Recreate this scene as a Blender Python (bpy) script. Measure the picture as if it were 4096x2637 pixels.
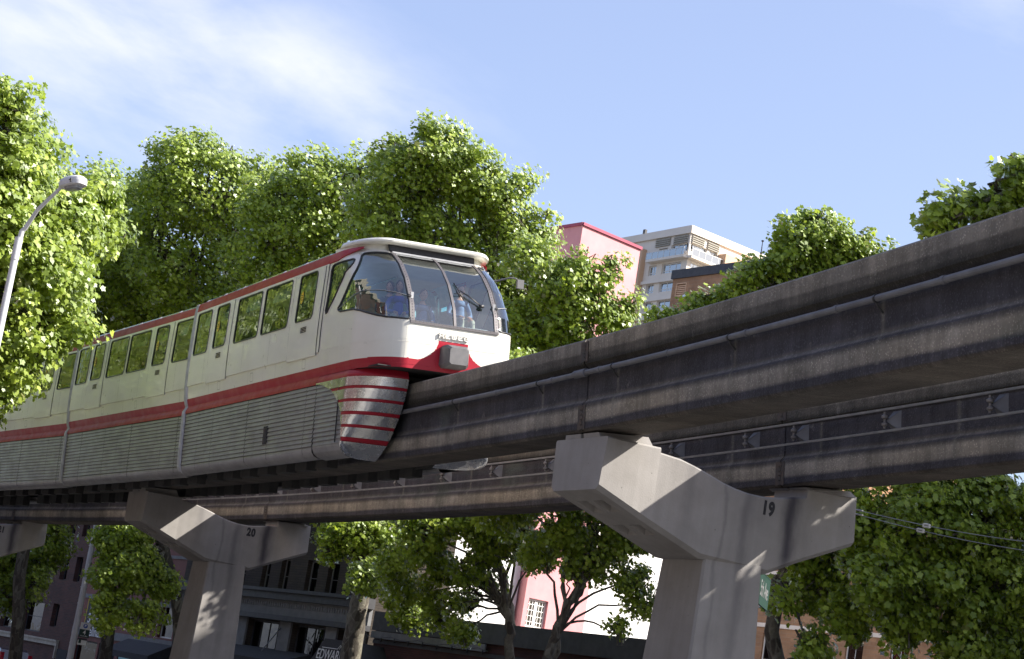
import bpy, bmesh, math, random
import numpy as np
from mathutils import Vector, Matrix
from mathutils.geometry import tessellate_polygon
for o in list(bpy.data.objects): bpy.data.objects.remove(o)
S = bpy.context.scene
COL = S.collection
R = math.radians
# ------------------------------------------------------------------ camera
F_PX, PITCH, ROLL = 7782.16, 0.1858, -0.1605
FWD = np.array([0, math.cos(PITCH), math.sin(PITCH)])
_u0 = np.array([0, -math.sin(PITCH), math.cos(PITCH)]); _r0 = np.array([1., 0, 0])
RT = math.cos(ROLL)*_r0 - math.sin(ROLL)*_u0
UP = math.cos(ROLL)*_u0 + math.sin(ROLL)*_r0
cd = bpy.data.cameras.new('camera'); cam = bpy.data.objects.new('camera', cd); COL.objects.link(cam)
cd.sensor_width = 36; cd.lens = F_PX/4096*36; cd.clip_start = .1; cd.clip_end = 3000
cam.matrix_world = Matrix(((RT[0], UP[0], -FWD[0], 0), (RT[1], UP[1], -FWD[1], 0), (RT[2], UP[2], -FWD[2], 0), (0, 0, 0, 1)))
S.camera = cam
# ------------------------------------------------------------------ light
SUN = Vector((1.113, -.103, .872)).normalized()
EL = math.asin(SUN.z); AZ = math.atan2(SUN.x, SUN.y)
W = bpy.data.worlds.new('World'); S.world = W; W.use_nodes = True
nt = W.node_tree; nt.nodes.clear()
def N(nt, t, **k):
    n = nt.nodes.new(t)
    for a, b in k.items():
        if a == 'inp':
            for i, v in b.items(): n.inputs[i].default_value = v
        else: setattr(n, a, b)
    return n
wo = N(nt, 'ShaderNodeOutputWorld'); bg = N(nt, 'ShaderNodeBackground', inp={'Strength': .104})
sk = N(nt, 'ShaderNodeTexSky'); sk.sky_type = 'NISHITA'; sk.sun_disc = False
sk.sun_elevation = EL; sk.sun_rotation = AZ; sk.air_density = 1.0; sk.dust_density = 2.2; sk.ozone_density = 1.6; sk.altitude = 50
tc = N(nt, 'ShaderNodeTexCoord')
def ray(px, py):
    v = FWD + RT*((px-2048)/F_PX) - UP*((py-1318.5)/F_PX)
    return v
def wmath(nt, op, a, b=None, c=None, clamp=False):
    n = nt.nodes.new('ShaderNodeMath'); n.operation = op; n.use_clamp = clamp
    for i, v in enumerate((a, b, c)):
        if v is None: continue
        if isinstance(v, (int, float)): n.inputs[i].default_value = v
        else: nt.links.new(v, n.inputs[i])
    return n.outputs[0]
def vdot(nt, v, c):
    n = nt.nodes.new('ShaderNodeVectorMath'); n.operation = 'DOT_PRODUCT'
    nt.links.new(v, n.inputs[0]); n.inputs[1].default_value = tuple(c); return n.outputs['Value']
# cirrus: streaky noise on the sky sphere, dense in patches given by direction
c0 = ray(900, 250); c0 /= np.linalg.norm(c0)
sd = ray(2000, 800)-ray(300, 0); sd -= c0*(sd@c0); sd /= np.linalg.norm(sd)
sp = np.cross(c0, sd)
gd = tc.outputs['Generated']
ca, cb = vdot(nt, gd, sd), vdot(nt, gd, sp)
cmb = N(nt, 'ShaderNodeCombineXYZ'); nt.links.new(wmath(nt, 'MULTIPLY', ca, .42), cmb.inputs[0]); nt.links.new(cb, cmb.inputs[1])
nz = N(nt, 'ShaderNodeTexNoise', inp={'Scale': 13, 'Detail': 8, 'Roughness': .56, 'Distortion': .35}); nt.links.new(cmb.outputs[0], nz.inputs['Vector'])
nz2 = N(nt, 'ShaderNodeTexNoise', inp={'Scale': 60, 'Detail': 5, 'Roughness': .6}); nt.links.new(cmb.outputs[0], nz2.inputs['Vector'])
mask = None
for px, py, ra, rb in ((650, 230, .150, .062), (1200, 330, .105, .040), (120, 260, .09, .05), (1500, 560, .06, .022), (4000, 60, .05, .03)):
    d = ray(px, py); d /= np.linalg.norm(d)
    a0, b0 = float(d@sd), float(d@sp)
    e = wmath(nt, 'ADD', wmath(nt, 'POWER', wmath(nt, 'DIVIDE', wmath(nt, 'SUBTRACT', ca, a0), ra), 2), wmath(nt, 'POWER', wmath(nt, 'DIVIDE', wmath(nt, 'SUBTRACT', cb, b0), rb), 2))
    e = wmath(nt, 'EXPONENT', wmath(nt, 'MULTIPLY', e, -1))
    if px == 4000: e = wmath(nt, 'MULTIPLY', e, .5)
    mask = e if mask is None else wmath(nt, 'MAXIMUM', mask, e)
m1 = wmath(nt, 'ADD', wmath(nt, 'MULTIPLY', nz.outputs[0], 3.2), wmath(nt, 'MULTIPLY', nz2.outputs[0], .62))
m1 = wmath(nt, 'MULTIPLY', wmath(nt, 'SUBTRACT', wmath(nt, 'ADD', m1, wmath(nt, 'MULTIPLY', mask, .95)), 2.14), 1.0, clamp=True)
fac = wmath(nt, 'MULTIPLY', wmath(nt, 'MULTIPLY', m1, mask), .95, clamp=True)
pale = N(nt, 'ShaderNodeMix'); pale.data_type = 'RGBA'; pale.inputs['Factor'].default_value = .34
nt.links.new(sk.outputs[0], pale.inputs['A']); pale.inputs['B'].default_value = (2.4, 2.55, 4.1, 1)
mx = N(nt, 'ShaderNodeMix'); mx.data_type = 'RGBA'
nt.links.new(fac, mx.inputs['Factor']); nt.links.new(pale.outputs['Result'], mx.inputs['A']); mx.inputs['B'].default_value = (3.85, 4.0, 4.75, 1)
nt.links.new(mx.outputs['Result'], bg.inputs['Color']); nt.links.new(bg.outputs[0], wo.inputs[0])
sl = bpy.data.lights.new('sun', 'SUN'); sl.energy = 5.0; sl.angle = R(.5); sl.color = (1, .95, .86)
so = bpy.data.objects.new('sun', sl); COL.objects.link(so); so.rotation_euler = SUN.to_track_quat('Z', 'Y').to_euler(); so.location = (30, 0, 60)
S.view_settings.view_transform = 'Standard'; S.view_settings.look = 'None'; S.view_settings.gamma = 1; S.view_settings.exposure = 1.3
S.render.engine = 'CYCLES'
GZ = -2.8                       # street level (camera height is 0)
# ------------------------------------------------------------------ the elevated track in plan
TH0, KAP = .3716, .0046
_t = np.linspace(-60, 140, 801); _th = TH0+KAP*_t
_dx, _dy = -np.sin(_th), np.cos(_th)
_X = np.concatenate([[0], np.cumsum((_dx[1:]+_dx[:-1])/2*np.diff(_t))]); _Y = np.concatenate([[0], np.cumsum((_dy[1:]+_dy[:-1])/2*np.diff(_t))])
_X -= np.interp(0, _t, _X); _Y -= np.interp(0, _t, _Y)
P = dict(x=3.6736, y=32.2394, zb=4.3819, g=-.0092, h=2.0287, w=.4944, w2=.417, z1=.4499, z2=.538, z3=1.1103, zt=1.52, bank=.1116, b1=-.0014, d0=-.0581, d1=-.0022)
def tr(s, u, z=0.):             # centre-line frame -> world, z above beam soffit datum
    a = TH0+KAP*s
    return np.array([P['x']+np.interp(s, _t, _X)+u*math.cos(a), P['y']+np.interp(s, _t, _Y)+u*math.sin(a), z])
def beam(side, s, o, z):        # side -1 near beam, +1 far beam; o, z in the banked cross-section
    b = P['bank']+P['b1']*s; c = side*P['h']
    off = c+o*math.cos(b)-z*math.sin(b); zz = z*math.cos(b)+o*math.sin(b)+side*(P['d0']+P['d1']*s)
    v = tr(s, off); v[2] = P['zb']+P['g']*s+zz; return v
def pix(px, py, D): return Vector(ray(px, py)*D)
# ------------------------------------------------------------------ helpers
def tag(o, label=None, cat=None, group=None, kind=None):
    if label: o['label'] = label
    if cat: o['category'] = cat
    if group: o['group'] = group
    if kind: o['kind'] = kind
    return o
def empty(name, label, cat, M=None, group=None):
    o = bpy.data.objects.new(name, None); COL.objects.link(o); o.empty_display_size = .2
    if M is not None: o.matrix_world = M
    return tag(o, label, cat, group)
class MB:
    def __init__(s): s.v = []; s.f = []; s.m = []; s.uv = []
    def vert(s, p): s.v.append(tuple(p)); return len(s.v)-1
    def face(s, ids, m=0): s.f.append(tuple(ids)); s.m.append(m)
    def poly(s, pts, m=0): s.face([s.vert(p) for p in pts], m)
    def box(s, x0, y0, z0, x1, y1, z1, m=0):
        b = len(s.v)
        for z in (z0, z1):
            for x, y in ((x0, y0), (x1, y0), (x1, y1), (x0, y1)): s.v.append((x, y, z))
        for f in ((0, 3, 2, 1), (4, 5, 6, 7), (0, 1, 5, 4), (1, 2, 6, 5), (2, 3, 7, 6), (3, 0, 4, 7)): s.face([b+i for i in f], m)
    def obox(s, c, ax, ay, az, m=0):          # oriented box: centre and three half-axis vectors
        b = len(s.v); c, ax, ay, az = map(np.array, (c, ax, ay, az))
        for k in (-1, 1):
            for i, j in ((-1, -1), (1, -1), (1, 1), (-1, 1)): s.v.append(tuple(c+ax*i+ay*j+az*k))
        for f in ((0, 3, 2, 1), (4, 5, 6, 7), (0, 1, 5, 4), (1, 2, 6, 5), (2, 3, 7, 6), (3, 0, 4, 7)): s.face([b+i for i in f], m)
    def tube(s, pts, r, n=8, m=0, cap=True):
        pts = [np.array(p, float) for p in pts]; rs = r if hasattr(r, '__len__') else [r]*len(pts)
        b = len(s.v); K = len(pts); up = np.array([0.03, .02, 1.])
        prev = None
        for i, p in enumerate(pts):
            d = pts[min(i+1, K-1)]-pts[max(i-1, 0)]; d /= (np.linalg.norm(d)+1e-9)
            x = np.cross(d, up) if prev is None else prev-d*(prev@d)
            if np.linalg.norm(x) < 1e-3: x = np.cross(d, [1, 0, 0])
            x /= np.linalg.norm(x); prev = x; y = np.cross(d, x)
            for k in range(n):
                a = 2*math.pi*k/n; s.v.append(tuple(p+(x*math.cos(a)+y*math.sin(a))*rs[i]))
        for i in range(K-1):
            for k in range(n):
                a, c = b+i*n+k, b+i*n+(k+1) % n
                s.face((a, c, c+n, a+n), m)
        if cap: s.face([b+k for k in range(n)][::-1], m); s.face([b+(K-1)*n+k for k in range(n)], m)
    def loft(s, rings, m=0, closed=False, mats=None):
        b = len(s.v); n = len(rings[0])
        for r in rings: s.v.extend(tuple(p) for p in r)
        for i in range(len(rings)-1):
            for k in range(n if closed else n-1):
                a, c = b+i*n+k, b+i*n+(k+1) % n
                s.face((a, c, c+n, a+n), mats[k] if mats else m)
        return b
    def build(s, name, mats, parent=None, smooth=False, uv=None, M=None):
        me = bpy.data.meshes.new(name); me.from_pydata(s.v, [], s.f)
        if not isinstance(mats, (list, tuple)): mats = [mats]
        for m in mats: me.materials.append(m)
        if len(mats) > 1: me.polygons.foreach_set('material_index', s.m)
        if smooth is True: me.polygons.foreach_set('use_smooth', [True]*len(s.f))
        if uv is not None:
            l = me.uv_layers.new(name='UVMap'); idx = [v for f in s.f for v in f]
            l.data.foreach_set('uv', np.array([uv[i] for i in idx], dtype=np.float32).ravel())
        me.update()
        o = bpy.data.objects.new(name, me); COL.objects.link(o)
        if parent: o.parent = parent
        if M is not None: o.matrix_world = M
        if smooth == 'auto':
            try: me.shade_auto_smooth
            except Exception: pass
            me.polygons.foreach_set('use_smooth', [True]*len(s.f))
            me.set_sharp_from_angle(angle=R(35))
        return o
def clone(o, parent=None):
    c = o.copy(); COL.objects.link(c); c.parent = parent
    for ch in list(o.children): clone(ch, c)
    return c
def frame(origin, ex, ez=(0, 0, 1)):
    ex = Vector(ex).normalized(); ez = Vector(ez).normalized(); ey = ez.cross(ex).normalized(); ez = ex.cross(ey)
    M = Matrix((ex, ey, ez)).transposed().to_4x4(); M.translation = Vector(origin); return M
DG = None
def realise(tmp, name, mats, parent=None, smooth=True, M=None):
    bpy.context.view_layer.update()
    dg = bpy.context.evaluated_depsgraph_get()
    me = bpy.data.meshes.new_from_object(tmp.evaluated_get(dg)); me.name = name
    me.materials.clear()
    for m in (mats if isinstance(mats, (list, tuple)) else [mats]): me.materials.append(m)
    d = tmp.data; bpy.data.objects.remove(tmp)
    o = bpy.data.objects.new(name, me); COL.objects.link(o)
    if smooth: me.polygons.foreach_set('use_smooth', [True]*len(me.polygons))
    if parent: o.parent = parent
    if M is not None: o.matrix_local = M
    return o
def text(body, name, mat, parent, M, size=.3, ext=.004, bold=0., sx=1., shear=0., space=1., align='CENTER'):
    c = bpy.data.curves.new(name, 'FONT'); c.body = body; c.size = size; c.extrude = ext; c.offset = bold; c.shear = shear
    c.align_x = align; c.align_y = 'CENTER'; c.space_character = space; c.space_line = .9
    t = bpy.data.objects.new(name, c); COL.objects.link(t)
    return realise(t, name, mat, parent, False, M @ Matrix.Diagonal((sx, 1, 1, 1)))
# ------------------------------------------------------------------ materials
def mat(name, col=(.5, .5, .5), rough=.6, metal=0., spec=.5, build=None, coat=0.):
    m = bpy.data.materials.new(name); m.use_nodes = True; t = m.node_tree; b = t.nodes['Principled BSDF']
    b.inputs['Base Color'].default_value = (*col, 1); b.inputs['Roughness'].default_value = rough
    b.inputs['Metallic'].default_value = metal; b.inputs['Specular IOR Level'].default_value = spec; b.inputs['Coat Weight'].default_value = coat
    if build: build(t, b)
    return m
def L(t, a, b): t.links.new(a, b)
def noise(t, scale, detail=5, rough=.55, vec=None, stretch=None, coord='Object', dist=0.):
    n = N(t, 'ShaderNodeTexNoise', inp={'Scale': scale, 'Detail': detail, 'Roughness': rough, 'Distortion': dist})
    if vec is None:
        c = N(t, 'ShaderNodeTexCoord'); vec = c.outputs[coord]
    if stretch:
        mp = N(t, 'ShaderNodeMapping'); mp.inputs['Scale'].default_value = stretch; L(t, vec, mp.inputs[0]); vec = mp.outputs[0]
    L(t, vec, n.inputs['Vector']); return n.outputs[0]
def ramp(t, v, stops, interp='LINEAR'):
    r = N(t, 'ShaderNodeValToRGB'); r.color_ramp.interpolation = interp; e = r.color_ramp.elements
    while len(e) < len(stops): e.new(.5)
    for i, (p, c) in enumerate(stops):
        e[i].position = p; e[i].color = (*c, 1) if hasattr(c, '__len__') else (c, c, c, 1)
    L(t, v, r.inputs[0]); return r.outputs[0]
def mixc(t, f, a, b, mode='MIX'):
    n = N(t, 'ShaderNodeMix'); n.data_type = 'RGBA'; n.blend_type = mode
    for v, i in ((f, 'Factor'), (a, 'A'), (b, 'B')):
        if isinstance(v, (int, float)): n.inputs[i].default_value = v
        elif isinstance(v, tuple): n.inputs[i].default_value = (*v, 1)
        else: L(t, v, n.inputs[i])
    return n.outputs['Result']
def bump(t, b, h, dist=.01, strength=.5):
    n = N(t, 'ShaderNodeBump', inp={'Strength': strength, 'Distance': dist}); L(t, h, n.inputs['Height']); L(t, n.outputs[0], b.inputs['Normal'])
def varied(c1, c2, scale=2., rough=.6, bd=.004, fine=60, **k):
    def f(t, b):
        a = noise(t, scale); L(t, mixc(t, ramp(t, a, [(.35, 0.), (.68, 1.)]), c1, c2), b.inputs['Base Color'])
        if bd: bump(t, b, noise(t, fine, 3), bd, .6)
    return mat(k.pop('name', 'm'), c1, rough, build=f, **k)
def m_beam(t, b):               # u along the beam (m), v round the profile (m)
    uv = N(t, 'ShaderNodeUVMap').outputs[0]; sep = N(t, 'ShaderNodeSeparateXYZ'); L(t, uv, sep.inputs[0])
    v = wmath(t, 'DIVIDE', sep.outputs[1], 4.)
    warp = wmath(t, 'MULTIPLY', wmath(t, 'SUBTRACT', noise(t, 1., 4, .6, uv, (.35, .8, 1)), .5), .022)
    v = wmath(t, 'ADD', v, warp)
    # profile distance 0..4 m: soffit centre - bottom flange - slope - web - undercut - top flange - top
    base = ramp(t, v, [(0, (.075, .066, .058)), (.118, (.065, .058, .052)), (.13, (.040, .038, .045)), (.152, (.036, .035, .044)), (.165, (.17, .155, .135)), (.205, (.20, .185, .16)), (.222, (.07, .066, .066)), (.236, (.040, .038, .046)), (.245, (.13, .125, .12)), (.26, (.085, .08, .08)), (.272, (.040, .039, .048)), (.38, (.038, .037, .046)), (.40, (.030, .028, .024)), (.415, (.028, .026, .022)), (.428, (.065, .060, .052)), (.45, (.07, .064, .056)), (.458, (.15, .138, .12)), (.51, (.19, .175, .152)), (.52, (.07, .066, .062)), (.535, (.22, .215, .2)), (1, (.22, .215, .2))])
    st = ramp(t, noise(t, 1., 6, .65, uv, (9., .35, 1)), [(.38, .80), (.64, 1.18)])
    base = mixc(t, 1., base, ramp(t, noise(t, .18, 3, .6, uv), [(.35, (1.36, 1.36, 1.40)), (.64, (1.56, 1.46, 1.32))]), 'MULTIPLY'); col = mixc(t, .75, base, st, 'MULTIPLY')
    fr_u = wmath(t, 'FRACT', wmath(t, 'DIVIDE', wmath(t, 'ADD', sep.outputs[0], wmath(t, 'MULTIPLY', noise(t, 5., 3, .6, uv), .06)), 3.9)); dd = wmath(t, 'MULTIPLY', wmath(t, 'SUBTRACT', fr_u, 1.83/3.9), 3.9)
    drip = wmath(t, 'EXPONENT', wmath(t, 'MULTIPLY', wmath(t, 'POWER', wmath(t, 'DIVIDE', dd, .045), 2), -1)); vm = wmath(t, 'MULTIPLY', wmath(t, 'GREATER_THAN', v, .15), wmath(t, 'LESS_THAN', v, .385))
    col = mixc(t, wmath(t, 'MULTIPLY', wmath(t, 'MULTIPLY', drip, vm), .55), col, (.20, .19, .165))
    gm = wmath(t, 'MULTIPLY', ramp(t, noise(t, .35, 3, .6, uv), [(.60, 0.), (.70, .45)]), vm); col = mixc(t, gm, col, (.085, .105, .085))
    ef = ramp(t, noise(t, 2.1, 7, .75, uv, (1, .7, 1)), [(.60, 0.), (.68, .5)]); col = mixc(t, ef, col, (.23, .22, .20))
    blot = ramp(t, noise(t, 1.1, 5, .6, uv), [(.35, .62), (.7, 1.5)]); col = mixc(t, .8, col, blot, 'MULTIPLY')
    vo = N(t, 'ShaderNodeTexVoronoi', inp={'Scale': 26.}); L(t, uv, vo.inputs['Vector'])
    sp = ramp(t, vo.outputs['Distance'], [(.06, 2.0), (.30, .82), (.5, .65)])
    fl = noise(t, 3., 3, .6, uv)
    col = mixc(t, ramp(t, fl, [(.35, .25), (.6, .8)]), col, sp, 'MULTIPLY')
    L(t, col, b.inputs['Base Color'])
    h = wmath(t, 'ADD', vo.outputs['Distance'], wmath(t, 'MULTIPLY', noise(t, 60, 4, .6, uv), 1.0)); bump(t, b, h, .012, .7)
def m_column(t, b):
    tcn = N(t, 'ShaderNodeTexCoord'); ob = tcn.outputs['Object']; sp = N(t, 'ShaderNodeSeparateXYZ'); L(t, ob, sp.inputs[0])
    x, y, z = sp.outputs
    base = ramp(t, noise(t, 1.3, 6, .6, ob), [(.3, (.235, .22, .208)), (.7, (.305, .287, .275))])
    st = ramp(t, noise(t, 1., 5, .6, ob, (7, 7, .35)), [(.30, .88), (.66, 1.05)])
    col = mixc(t, .6, base, st, 'MULTIPLY')
    def stain(x0, w, z0, z1, amt):
        wob = wmath(t, 'MULTIPLY', wmath(t, 'SUBTRACT', noise(t, 2.2, 4, .6, ob, (1, 1, .5)), .5), .30)
        e = wmath(t, 'EXPONENT', wmath(t, 'MULTIPLY', wmath(t, 'POWER', wmath(t, 'DIVIDE', wmath(t, 'SUBTRACT', wmath(t, 'ADD', x, wob), x0), w), 2), -1))
        zz = wmath(t, 'DIVIDE', wmath(t, 'SUBTRACT', z, z0), z1-z0, clamp=True)
        return wmath(t, 'MULTIPLY', wmath(t, 'MULTIPLY', e, zz), amt, clamp=True)
    s = wmath(t, 'MAXIMUM', stain(1.08, .17, -1.75, -1.35, .96), stain(-1.05, .13, -1.7, -.2, .35))
    s = wmath(t, 'MAXIMUM', s, stain(.10, .10, -5.2, -1.9, .42)); s = wmath(t, 'MAXIMUM', s, stain(-.35, .035, -5., -1.8, .3))
    col = mixc(t, s, col, (.055, .05, .06))
    vo = N(t, 'ShaderNodeTexVoronoi', inp={'Scale': 3.2}); L(t, ob, vo.inputs['Vector'])
    pit = ramp(t, vo.outputs['Distance'], [(.018, .25), (.04, 1.)]); col = mixc(t, .8, col, pit, 'MULTIPLY')
    gr = ramp(t, noise(t, 300, 2, .5, ob), [(.3, .9), (.7, 1.08)]); col = mixc(t, 1., col, gr, 'MULTIPLY')
    L(t, col, b.inputs['Base Color']); bump(t, b, noise(t, 40, 5, .6, ob), .006, .5)
def m_brick(c1, c2, mortar, sc=1., face='xz', bw=.42, bh=.085):
    def f(t, b):
        c = N(t, 'ShaderNodeTexCoord'); mp = N(t, 'ShaderNodeSeparateXYZ'); L(t, c.outputs['Object'], mp.inputs[0]); cb = N(t, 'ShaderNodeCombineXYZ')
        L(t, wmath(t, 'ADD', mp.outputs[0], mp.outputs[1]), cb.inputs[0]); L(t, mp.outputs[2], cb.inputs[1])
        br = N(t, 'ShaderNodeTexBrick', inp={'Scale': 1., 'Color1': (*c1, 1), 'Color2': (*c2, 1), 'Mortar': (*mortar, 1), 'Mortar Size': .009*sc, 'Brick Width': bw*sc, 'Row Height': bh*sc, 'Bias': -.2}); L(t, cb.outputs[0], br.inputs['Vector'])
        n = ramp(t, noise(t, .8, 5), [(.3, .7), (.7, 1.25)]); L(t, mixc(t, .8, br.outputs['Color'], n, 'MULTIPLY'), b.inputs['Base Color'])
        bump(t, b, wmath(t, 'SUBTRACT', 1, br.outputs['Fac']), .008, .8)
    return f
def m_paint(c, dirt=(.35, .33, .28), amt=.25, rough=.32):
    def f(t, b):
        n = ramp(t, noise(t, 1., 6, .65, None, (.7, .7, 1.6)), [(.45, 0.), (.75, 1.)])
        col = mixc(t, wmath(t, 'MULTIPLY', n, amt), c, dirt)
        dr = ramp(t, noise(t, 1, 5, .7, None, (5., 5., .45)), [(.56, 0.), (.72, .30)]); zc_ = N(t, 'ShaderNodeSeparateXYZ'); L(t, N(t, 'ShaderNodeTexCoord').outputs['Object'], zc_.inputs[0])
        low = ramp(t, wmath(t, 'SUBTRACT', zc_.outputs[2], 1.7), [(.0, 1.), (.9, .25)]); col = mixc(t, wmath(t, 'MULTIPLY', dr, low), col, dirt)
        sc = ramp(t, noise(t, 7, 6, .8, None, (.5, .5, 1)), [(.66, 0.), (.70, .35)]); col = mixc(t, wmath(t, 'MULTIPLY', sc, low), col, tuple(x*.6 for x in dirt))
        g = ramp(t, noise(t, 1, 4, .6, None, (.5, .5, .12)), [(.3, .93), (.7, 1.04)]); col = mixc(t, 1., col, g, 'MULTIPLY')
        L(t, col, b.inputs['Base Color']); L(t, ramp(t, noise(t, 3, 4), [(.3, rough-.06), (.7, rough+.12)]), b.inputs['Roughness'])
        bump(t, b, noise(t, .9, 3), .015, .22)
    return f
def m_alu(c, r0, r1, bs=.35, sc=2.2, bd=.03):
    def f(t, b):
        a = noise(t, 1.5, 6, .65, None, (.6, .6, 1.2)); L(t, mixc(t, ramp(t, a, [(.35, 0.), (.7, 1.)]), c, tuple(x*.68 for x in c)), b.inputs['Base Color'])
        L(t, ramp(t, noise(t, 4, 5), [(.3, r0), (.7, r1)]), b.inputs['Roughness']); bump(t, b, noise(t, sc, 3, .5, dist=.6), bd, bs)
    return f
M = {}
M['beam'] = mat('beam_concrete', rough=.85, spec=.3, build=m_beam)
M['column'] = mat('column_concrete', rough=.85, spec=.3, build=m_column)
M['white'] = mat('cream_paint', (.76, .74, .66), .35, build=m_paint((.76, .735, .655), (.50, .47, .38), .22), coat=.25)
M['red'] = mat('red_paint', (.40, .012, .03), .3, build=m_paint((.36, .011, .028), (.20, .02, .02), .35, .42), spec=.35)
M['red2'] = mat('faded_red_paint', (.42, .045, .035), .5, spec=.3, build=m_paint((.36, .032, .028), (.22, .04, .03), .45, .5))
M['slat'] = mat('dull_aluminium', (.40, .43, .41), .5, .5, build=m_alu((.34, .33, .345), .36, .54, .3, 5, .004))
M['alu'] = mat('polished_aluminium', (.8, .8, .8), .15, .82, build=m_alu((.82, .82, .82), .14, .34, .34, 3.4, .03))
M['steel'] = mat('galvanised_steel', (.35, .35, .36), .5, .6, build=m_alu((.36, .36, .37), .4, .6, .3, 20, .003))
M['rust'] = varied((.05, .046, .045), (.09, .062, .046), 9, .8, .004, 80, name='rusty_steel')
M['conduit'] = varied((.10, .10, .115), (.155, .155, .17), 3, .6, .002, 90, name='conduit')
M['rail'] = varied((.10, .10, .105), (.17, .165, .16), 5, .45, .001, 90, name='power_rail')
M['porcelain'] = varied((.10, .09, .085), (.17, .15, .14), 8, .4, .001, 90, name='insulator')
M['black'] = mat('black_rubber', (.018, .018, .02), .45)
M['dark'] = varied((.02, .02, .022), (.035, .033, .032), 5, .8, .003, 60, name='dark_underframe')
M['frame'] = mat('grey_frame', (.11, .10, .105), .5, .4)
M['box'] = varied((.085, .083, .088), (.12, .115, .12), 6, .55, .002, 80, name='grey_plastic')
M['cab'] = varied((.30, .33, .33), (.38, .40, .40), 3, .7, 0, name='interior_grey')
M['ceil'] = varied((.42, .44, .42), (.50, .52, .5), 3, .7, 0, name='interior_ceiling')
M['seat'] = varied((.03, .16, .16), (.05, .22, .22), 12, .7, .002, 90, name='seat_vinyl')
M['poster'] = varied((.55, .75, .80), (.10, .42, .60), 2.5, .5, 0, name='advert_card')
M['lamp'] = varied((.52, .52, .54), (.62, .62, .62), 4, .45, .001, 60, name='lamp_paint')
M['lens'] = mat('lamp_lens', (.25, .26, .27), .12, spec=.7)
M['sticker'] = mat('yellow_sticker', (.75, .55, .02), .5)
M['ink'] = varied((.012, .012, .016), (.03, .03, .035), 14, .7, 0, name='black_paint')
M['chrome'] = mat('chrome', (.75, .75, .77), .12, 1.)
def glass_mat(name, tint, refl, add=.06, wav=.0, rough=.0):
    m = bpy.data.materials.new(name); m.use_nodes = True; t = m.node_tree; t.nodes.clear()
    o = N(t, 'ShaderNodeOutputMaterial'); tr_ = N(t, 'ShaderNodeBsdfTransparent', inp={'Color': (*tint, 1)}); gl = N(t, 'ShaderNodeBsdfGlossy', inp={'Color': (.95, .97, .97, 1), 'Roughness': rough})
    fr = N(t, 'ShaderNodeFresnel', inp={'IOR': 1.5}); f = wmath(t, 'ADD', wmath(t, 'MULTIPLY', fr.outputs[0], refl), add, clamp=True)
    if wav:
        bn = N(t, 'ShaderNodeBump', inp={'Strength': wav, 'Distance': .05}); L(t, noise(t, 1.7, 2, .5, dist=1.), bn.inputs['Height']); L(t, bn.outputs[0], gl.inputs['Normal'])
    ms = N(t, 'ShaderNodeMixShader'); L(t, f, ms.inputs[0]); L(t, tr_.outputs[0], ms.inputs[1]); L(t, gl.outputs[0], ms.inputs[2]); L(t, ms.outputs[0], o.inputs[0])
    return m
M['glass'] = glass_mat('train_glass', (.50, .56, .54), .85, .02, .2)
M['screen'] = glass_mat('windshield_glass', (.76, .85, .88), 1.4, .10, .12)
M['winglass'] = glass_mat('window_glass', (.10, .12, .13), 1.0, .03, .1)
M['white_trim'] = varied((.62, .61, .58), (.72, .71, .68), 5, .5, 0, name='white_trim')
M['skin'] = mat('skin', (.50, .27, .18), .5)
M['hair'] = varied((.02, .012, .008), (.05, .03, .02), 40, .5, .003, 200, name='hair')
def cloth(c, n): return varied(c, tuple(x*.7 for x in c), 14, .85, .003, 120, name=n)
# ------------------------------------------------------------------ ground
def m_ground(t, b):
    n = ramp(t, noise(t, .6, 8, .6), [(.3, (.055, .054, .052)), (.7, (.085, .083, .08))]); g = ramp(t, noise(t, 90, 3), [(.3, .75), (.7, 1.3)])
    L(t, mixc(t, .8, n, g, 'MULTIPLY'), b.inputs['Base Color']); bump(t, b, noise(t, 60, 4), .008, .6)
g = MB(); g.poly([(-900, -900, GZ-.15), (900, -900, GZ-.15), (900, 900, GZ-.15), (-900, 900, GZ-.15)])
tag(g.build('road', mat('asphalt', rough=.9, build=m_ground)), kind='structure')
def m_pave(t, b):
    c = N(t, 'ShaderNodeTexCoord'); br = N(t, 'ShaderNodeTexBrick', inp={'Scale': 1., 'Color1': (.26, .25, .235, 1), 'Color2': (.30, .29, .27, 1), 'Mortar': (.12, .12, .11, 1), 'Mortar Size': .012, 'Brick Width': 1.5, 'Row Height': 1.5}); br.offset = 0; L(t, c.outputs['Object'], br.inputs['Vector'])
    L(t, mixc(t, .7, br.outputs['Color'], ramp(t, noise(t, 1.2, 6), [(.3, .7), (.7, 1.2)]), 'MULTIPLY'), b.inputs['Base Color'])
M['pave'] = mat('pavement', rough=.9, build=m_pave)
def strip(name, u0, u1, s0, s1, z0, z1, m, step=4):
    g = MB(); rings = []
    for s in np.arange(s0, s1+.1, step):
        a, b = tr(s, u0), tr(s, u1); rings.append([(a[0], a[1], z0), (a[0], a[1], z1), (b[0], b[1], z1), (b[0], b[1], z0)])
    g.loft(rings); return tag(g.build(name, m), kind='structure')
strip('pavement', 5.6, 24, -50, 120, GZ-.4, GZ, M['pave']); strip('pavement', -24, -7.2, -50, 120, GZ-.4, GZ, M['pave'])
M['line'] = varied((.6, .6, .58), (.7, .7, .68), 6, .8, 0, name='road_paint')
for u in (-4.4, 3.6):
    g = MB()
    for s in np.arange(-40, 110, 9.):
        a, b, c, d = tr(s, u-.06), tr(s, u+.06), tr(s+3, u+.06), tr(s+3, u-.06)
        g.poly([(*q[:2], GZ-.146) for q in (a, b, c, d)])
    tag(g.build('lane_marking', M['line']), kind='structure')
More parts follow.
